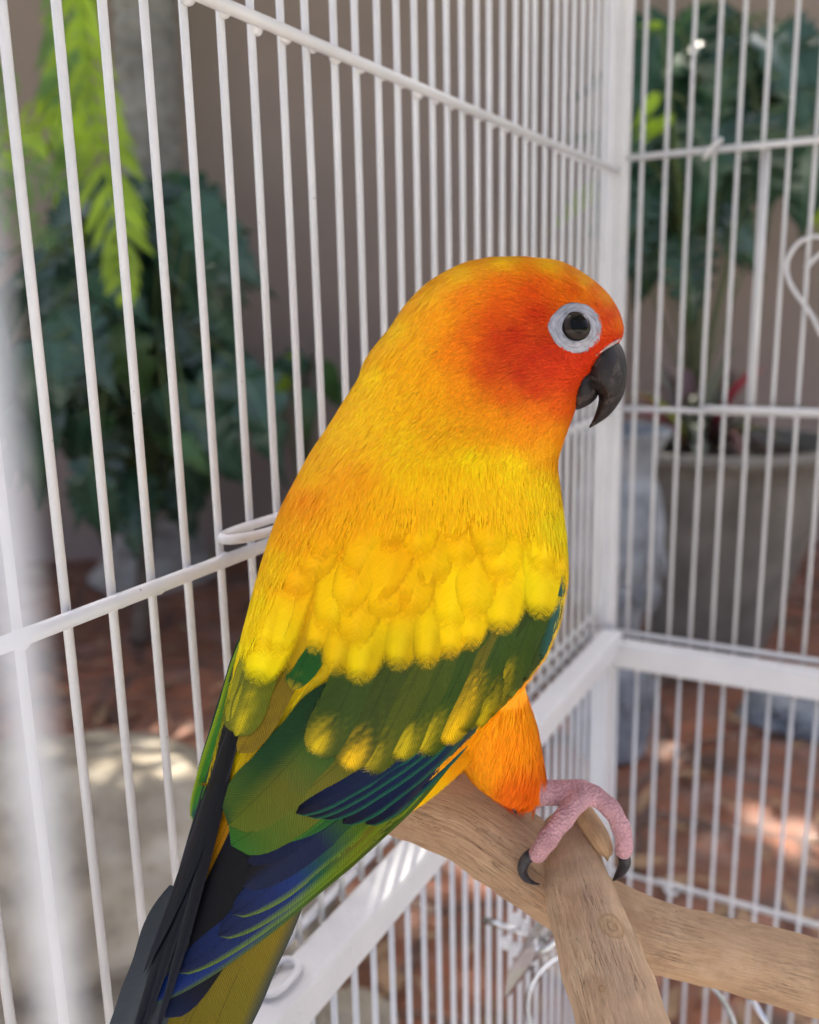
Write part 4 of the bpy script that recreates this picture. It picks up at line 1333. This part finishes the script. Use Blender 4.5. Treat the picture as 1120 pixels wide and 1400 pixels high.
# blue primary coverts
for i, (a, b, w, bd) in enumerate((((648, 986), (500, 1127), 34, -13), ((636, 990), (468, 1126), 34, -14), ((618, 996), (440, 1119), 33, -14), ((600, 1000), (420, 1116), 32, -13), ((580, 1008), (404, 1112), 30, -12))):
    feather('primary_covert', a, b, w, bd, (1.5+.12*i, 1.7+.16*i), c_blend([(0, TEAL*.6), (.25, lin((10, 32, 60))), (.75, NAVY*.85), (1, lin((9, 9, 20)))], lin((26, 92, 62)), -1), MF_BLUE, 'flight', n=24, m=13, twist=-.25)

# secondaries seen below the coverts
for i, (a, b, w, bd, cf) in enumerate((
    ((590, 985), (372, 1146), 52, -14, c_blend([(0, GREEN), (.6, lin((22, 74, 26))), (1, DGREEN)], lin((34, 96, 30)), -1)),
    ((560, 990), (352, 1152), 54, -14, c_blend([(0, GREEN), (.6, lin((30, 82, 20))), (1, GREEN)], lin((50, 104, 20)), -1)),
    ((530, 980), (316, 1156), 84, -16, c_blend([(0, GREEN), (.45, OLIVE), (.85, lin((62, 90, 8))), (1, lin((30, 92, 22)))])),
    ((478, 940), (312, 1128), 88, -14, c_vane([(0, DGREEN), (.35, lin((44, 84, 20))), (.65, lin((88, 90, 10))), (1, lin((80, 96, 10)))], [(0, DGREEN*.7), (.6, DGREEN), (.9, lin((56, 80, 12))), (1, DGREEN)])))):
    feather('secondary_feather', a, b, w, bd, (1.2+.22*i, 1.4+.26*i), cf, MF_GREEN, 'flight', n=24, m=9, camber=.0004, twist=-.15)

# bird's far wing: green edge, black primaries
feather('far_wing_feather', (352, 850), (266, 1128), 40, -6, (.2, .4), c_blend([(0, GREEN), (.6, lin((50, 116, 30))), (.9, lin((56, 120, 30))), (.96, TEAL), (1, LIME)], lin((150, 170, 20)), 1), MF_GREEN, 'flight', n=26)
feather('far_wing_feather', (342, 860), (272, 1090), 30, -4, (-.3, 0), c_blend([(0, DGREEN), (1, TEAL*.7)]), MF_GREEN, 'flight', n=22)
for i, (a, b, w, bd) in enumerate((((312, 985), (168, 1460), 20, -8), ((318, 985), (182, 1450), 18, -9), ((322, 990), (205, 1440), 18, -12), ((324, 1000), (232, 1250), 18, -6), ((316, 1000), (196, 1330), 24, -16))):
    feather('far_wing_primary', a, b, w, bd, (1.4+.25*i, 1.2+.3*i), c_blend([(0, BLACK), (.6, lin((20, 22, 30))), (1, lin((30, 34, 44)))], lin((52, 54, 60)), -1 if i % 2 else 1), MF_BLUE, 'point', n=30, camber=.0005)
feather('far_wing_covert', (415, 860), (326, 1030), 52, -6, (1.6, 2.0), c_green(lin((112, 92, 10)), OLY, .7), MF_GREEN, 'flight', n=20)
feather('far_wing_covert', (372, 850), (322, 1007), 58, -3, (1.9, 2.5), c_green(lin((98, 104, 12)), lin((206, 186, 14)), .45, .0, .28), MF_GREEN, 'flight', n=20)
feather('far_wing_covert', (362, 850), (318, 996), 40, -3, (1.8, 2.3), c_green(lin((130, 128, 14)), lin((180, 168, 14)), .5, .3, .5), MF_GREEN, 'flight', n=20)

# green greater coverts with yellow tips, outermost first
GC = [((772, 745), (744, 908), 40, -10, DGREEN*.9, TEAL, 1.4), ((768, 745), (718, 940), 44, -10, GREEN*.75, GREEN, 1.2),
      ((768, 760), (690, 962), 46, -10, GREEN*.85, lin((96, 110, 10)), .8), ((752, 775), (664, 984), 48, -10, GREEN, lin((196, 166, 10)), .55),
      ((735, 790), (645, 1000), 50, -10, GREEN*.9, lin((180, 160, 10)), .6), ((712, 800), (622, 1004), 52, -9, GREEN, YEL, .50), ((690, 815), (602, 1022), 54, -9, OLIVE*.8, YEL, .45),
      ((664, 830), (572, 1037), 56, -9, GREEN, lin((190, 168, 10)), .6), ((634, 840), (535, 1042), 58, -9, lin((58, 74, 6)), lin((190, 168, 10)), .66), ((600, 850), (497, 1061), 62, -10, lin((66, 76, 6)), lin((176, 156, 10)), .68),
      ((560, 850), (466, 1056), 64, -10, lin((54, 70, 6)), YEL, .66), ((515, 850), (428, 1038), 66, -10, lin((46, 66, 8)), lin((206, 176, 10)), .66)]
for i, (a, b, w, bd, c1, c2, t0) in enumerate(GC):
    feather('greater_covert', a, b, w, bd, (1.5+.09*i if i > 2 else .4, 2.3+.09*i), c_green(c1, c2, t0, .25 if i % 2 else -.15, .55), MF_COV, 'flight', n=40, m=15, camber=.0003, twist=-.1, wrap=True)
feather('greater_covert', (455, 800), (398, 944), 56, -4, (2.2, 2.7), c_green(lin((24, 78, 20)), lin((150, 130, 10)), .9, 0, 1.2), MF_GREEN, 'round', n=20)
feather('greater_covert', (440, 790), (384, 930), 44, -4, (2.4, 2.8), c_green(lin((176, 140, 8)), OLY, .5, .2, .6, up=lin((230, 170, 6))), MF_SOFT, 'point', n=20)

# yellow coverts, scapulars and mantle: rows from the lowest upwards
BX = np.array([335, 350, 372, 400, 430, 458, 486, 512, 539, 562, 584, 617, 650, 682, 712, 737, 758, 772])
BY = np.array([925, 936, 915, 880, 905, 926, 938, 925, 918, 914, 916, 903, 886, 870, 858, 850, 825, 790])
UX = np.array([330, 400, 430, 520, 600, 660, 720, 755, 775]); UY = np.array([800, 660, 622, 600, 592, 592, 606, 632, 690])
# the large lowest tips, traced one by one
TIPS = [(738, 854, 74), (770, 806, 46), (684, 874, 76), (640, 896, 62), (612, 908, 62), (582, 921, 64), (541, 924, 72), (488, 942, 76), (454, 930, 66), (424, 900, 46), (348, 942, 78), (328, 908, 46), (374, 905, 56)]
SUX = np.array([330, 400, 430, 520, 600, 660, 720, 755, 780]); SUY = np.array([640, 630, 615, 600, 592, 592, 600, 612, 620])
def stack(x, y, t):
    r_ = min(1, max(0, (y-np.interp(x, SUX, SUY)-10)/230)); return -.1+3.5*r_*r_*(3-2*r_)-.25+.34*t
def flow(x, y):
    a = np.interp(x, [330, 420, 500, 600, 700, 775], [-.34, -.30, -.16, -.10, -.08, .02])
    a -= .12*np.clip((700-y)/120, 0, 1)*np.clip((620-x)/200, 0, 1)
    return np.array([a, 1.0])/math.hypot(a, 1)
for (x, y, w) in TIPS:
    d = flow(x, y); L = 165
    yr = y-d[1]*L; yur = np.interp(x-d[0]*L, UX, UY); l_r = 3.0 if yr > yur+60 else 1.0; t1 = float(np.clip((yur+60-yr)/L, .16, .8))
    feather('covert_feather', (x-d[0]*L, y-d[1]*L), (x, y), w, rng.uniform(-6, 3), stack, c_yellow(.8 if 430 < x < 600 else .35), MF_SOFT, 'round', twist=rng.uniform(-.15, .15), wrap=True, rf=(max(.02, t1-.40), max(t1, .40)))
row = 0
for off in (46, 98, 150, 200):
    row += 1
    frac = off/300
    for x in np.arange(335+(row % 2)*21, 778, 42):
        xx = x+rng.uniform(-8, 8)
        yb = np.interp(xx, BX, BY)-off+rng.uniform(-20, 20); yu = np.interp(xx, UX, UY)
        if yb < yu+60: continue
        # keep inside the silhouette
        if xx < np.interp(yb, [600, 640, 690, 730, 780, 840, 900], [436, 414, 392, 375, 359, 344, 330]): continue
        rel = np.clip((yb-yu)/200, 0, 1)
        L = 120+80*rel; w = 62+14*rel
        d = flow(xx, yb); an_ = rng.normal(0, .08); d = np.array([d[0]*math.cos(an_)-d[1]*math.sin(an_), d[0]*math.sin(an_)+d[1]*math.cos(an_)])
        lb = .2+3.3*sstep(0, 1.0, rel)
        yr = yb-d[1]*L; xr = xx-d[0]*L; yur = np.interp(xr, UX, UY)
        ex_ = yr < yur+60
        l_r = -.3 if ex_ else lb-.45
        t1 = float(np.clip((yur+60-yr)/L, .16, .85))
        feather('mantle_feather', (xx-d[0]*L, yb-d[1]*L), (xx, yb), w, rng.uniform(-5, 5), stack, c_yellow(.25 if rel > .5 else .05, 1.0), MF_SOFT, 'round', n=20, m=9, twist=rng.uniform(-.12, .12), wrap=True, rf=(max(.02, t1-.45), max(t1, .40)), camber=.0001)

# ---- fine body plumage: thousands of short hair-like feathers over the head, neck, breast and thighs
def build_plumage():
    me = bme; me.calc_loop_triangles()
    nt = len(me.loop_triangles)
    tri = np.zeros(nt*3, int); me.loop_triangles.foreach_get('vertices', tri); tri = tri.reshape(-1, 3)
    co = BCO; a, b, c = co[tri[:, 0]], co[tri[:, 1]], co[tri[:, 2]]
    cr = np.cross(b-a, c-a); ar = np.linalg.norm(cr, axis=1)/2; nm = cr/(2*ar[:, None]+1e-15)
    cen = (a+b+c)/3; px, py, z = PX(cen)
    legm = BLEG[tri].any(1)
    w = ar.copy(); w[legm] = 0
    facing = nm @ fw
    w[facing > .35] *= .35
    mantle = (py > np.interp(px, UX, UY)+95) & (py < 960) & (facing < .1)
    w[mantle] *= .12
    lowb = (py > 960) & (px < 610); w[lowb] *= .2
    ey = np.hypot(px-786, py-448); w[(ey < 32) & (facing < .2)] = 0
    head = np.hypot(px-760, py-460) < 170
    w[head] *= 2.4
    w /= w.sum()
    N = 92000
    t = rng.choice(nt, N, p=w)
    u = rng.uniform(0, 1, (N, 2)); fl = u.sum(1) > 1; u[fl] = 1-u[fl]
    p = a[t]+(b[t]-a[t])*u[:, :1]+(c[t]-a[t])*u[:, 1:]
    n = nm[t]
    # smoother normals from vertices
    vn = np.zeros(len(me.vertices)*3); me.vertices.foreach_get('normal', vn); vn = vn.reshape(-1, 3)
    n = (vn[tri[t, 0]]+vn[tri[t, 1]]+vn[tri[t, 2]]); n /= np.linalg.norm(n, axis=1)[:, None]
    beak = P(828, 492, .2075); tail = P(300, 1080, .198); neck = P(640, 560, .206)
    dh = p-beak; dist = np.linalg.norm(dh, axis=1); dh /= dist[:, None]
    db = (tail-neck)/np.linalg.norm(tail-neck)
    down = -UP*.96-RT*.02
    ppx, ppy, pz = PX(p)
    thigh = sstep(930, 985, ppy)*(ppx > 560)
    throat = sstep(620, 760, ppx)
    body_d = db[None, :]*(1-throat)[:, None]+(down[None, :])*throat[:, None]
    wb = sstep(.022, .052, dist)
    d = dh*(1-wb)[:, None]+body_d*wb[:, None]
    d = d*(1-thigh)[:, None]+(down-RT*.12)[None, :]*thigh[:, None]
    # coarse waviness and per-strand scatter
    nz = np.array([noise.noise_vector(Vector(q)*110) for q in p])
    d = d+.11*nz+rng.normal(0, .085, (N, 3))
    d -= n*(d*n).sum(1)[:, None]
    d /= np.linalg.norm(d, axis=1)[:, None]
    L = np.interp(dist, [.004, .012, .03, .05, .09], [.0011, .0019, .0030, .0042, .0055])*rng.uniform(.7, 1.25, N)
    L = np.where(thigh > .3, .0042*rng.uniform(.6, 1.3, N), L)
    ed = np.hypot(ppx-786, ppy-448)
    L = np.where(ed < 48, np.minimum(L, .0014), L)
    # do not let strands cross the bare ring
    # second layer: strands lying on the outer feathers of mantle and wing coverts
    K = 42000
    fv = []; ff = []
    for o_ in bird.children:
        if o_.name.split('.')[0] in ('mantle_feather', 'covert_feather'):
            k0 = len(fv); fv += [v.co.copy() for v in o_.data.vertices]
            e_ = np.zeros(len(o_.data.vertices), np.float32); o_.data.attributes['Edge'].data.foreach_get('value', e_)
            ff += [tuple(i+k0 for i in q.vertices) for q in o_.data.polygons if max(e_[i] for i in q.vertices) < .72]
    FB = BVHTree.FromPolygons(fv, ff)
    mx_ = rng.uniform(335, 780, K); my_ = rng.uniform(585, 940, K)
    p2 = []; n2 = []; d2 = []; l2 = []
    for x_, y_ in zip(mx_, my_):
        dr_ = Vector(fw+RT*((x_-560)/F)-UP*((y_-700)/F)).normalized()
        h_ = FB.ray_cast(Vector(CAM), dr_)
        if h_[0] is None: continue
        yb_ = np.interp(x_, BX, BY)
        if rng.uniform() > (1-np.clip((y_-np.interp(x_, UX, UY)-50)/70, 0, 1.0))*np.clip((y_-np.interp(x_, UX, UY)-10)/50, .0, 1) or y_ > yb_-40: continue
        g_ = guide_hit(x_, y_)[1]
        if g_ is None: continue
        hv = np.array(h_[1]); hv = -hv if hv @ fw > 0 else hv
        gn = np.array(g_); gn = -gn if gn @ fw > 0 else gn
        hv = hv*.4+gn*.6; hv /= np.linalg.norm(hv)
        p2.append(np.array(h_[0])+hv*.00004); n2.append(hv)
        f_ = flow(x_, y_); d2.append(RT*f_[0]-UP*f_[1]); l2.append(np.clip((yb_-y_)/60, .25, 1))
    p2 = np.array(p2); n2 = np.array(n2); d2 = np.array(d2); M2 = len(p2)
    d2 = d2+rng.normal(0, .09, (M2, 3))+.12*np.array([noise.noise_vector(Vector(q)*120) for q in p2])
    d2 -= n2*(d2*n2).sum(1)[:, None]; d2 /= np.linalg.norm(d2, axis=1)[:, None]
    p = np.vstack([p, p2]); n = np.vstack([n, n2]); d = np.vstack([d, d2]); L = np.concatenate([L, rng.uniform(.0025, .0058, M2)*np.array(l2)])
    N = len(p); ppx, ppy, pz = PX(p)
    sd = np.cross(n, d)
    W = np.interp(L, [.001, .005], [.00010, .00018]); W[N-M2:] *= .8
    lift0, lift1 = .00012, rng.uniform(.10, .34, N)*.0009
    r0 = p-n*.0002; m1 = p+d*(L*.55)[:, None]+n*(.00022+lift1*.5)[:, None]; e1 = p+d*L[:, None]+n*(lift1*.75)[:, None]
    V = np.stack([r0-sd*W[:, None]*.7, r0+sd*W[:, None]*.7, m1+sd*W[:, None], m1-sd*W[:, None], e1], 1).reshape(-1, 3)
    cols = body_col(ppx, ppy)
    j = rng.normal(1, .085, N)
    j[N-M2:] = 1+(j[N-M2:]-1)*.55
    cols = cols*j[:, None]; cols[:, 1] *= rng.normal(1, .06, N)
    bc = np.clip(cols, 0, 1)
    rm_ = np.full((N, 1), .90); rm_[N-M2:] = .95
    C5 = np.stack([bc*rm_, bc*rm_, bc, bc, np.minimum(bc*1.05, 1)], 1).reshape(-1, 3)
    nme = bpy.data.meshes.new('plumage')
    nme.vertices.add(N*5); nme.vertices.foreach_set('co', V.ravel())
    base = np.arange(N)[:, None]*5
    loops = np.hstack([base+np.array([3, 2, 1, 0]), base+np.array([4, 2, 3])]).ravel()
    nme.loops.add(N*7); nme.loops.foreach_set('vertex_index', loops.astype(np.int32))
    ls = np.stack([np.arange(N)*7, np.arange(N)*7+4], 1).ravel(); nme.polygons.add(N*2)
    nme.polygons.foreach_set('loop_start', ls.astype(np.int32))
    nme.polygons.foreach_set('use_smooth', np.ones(N*2, bool))
    nme.update(); nme.validate()
    set_cols(nme, C5)
    n5 = np.repeat(n*.8+d*.1+rng.normal(0, .10, (N, 3)), 5, axis=0); n5 /= np.linalg.norm(n5, axis=1)[:, None]
    nme.normals_split_custom_set_from_vertices([tuple(q) for q in n5])
    k = NT('fine_plumage'); at = k.n('Attribute', attribute_name='Col').outputs['Color']
    k.l(at, k.b.inputs['Base Color']); k.b.inputs['Roughness'].default_value = .6; k.b.inputs['Specular IOR Level'].default_value = .15
    tr = k.n('BsdfTranslucent'); k.l(at, tr.inputs[0]); mx = k.n('MixShader', i_0=.15)
    k.l(k.b.outputs[0], mx.inputs[1]); k.l(tr.outputs[0], mx.inputs[2]); k.l(mx.outputs[0], k.t.nodes['Material Output'].inputs[0])
    nme.materials.append(k.m)
    o = bpy.data.objects.new('fine_plumage', nme); link(o, bird); o['kind'] = 'stuff'
build_plumage()
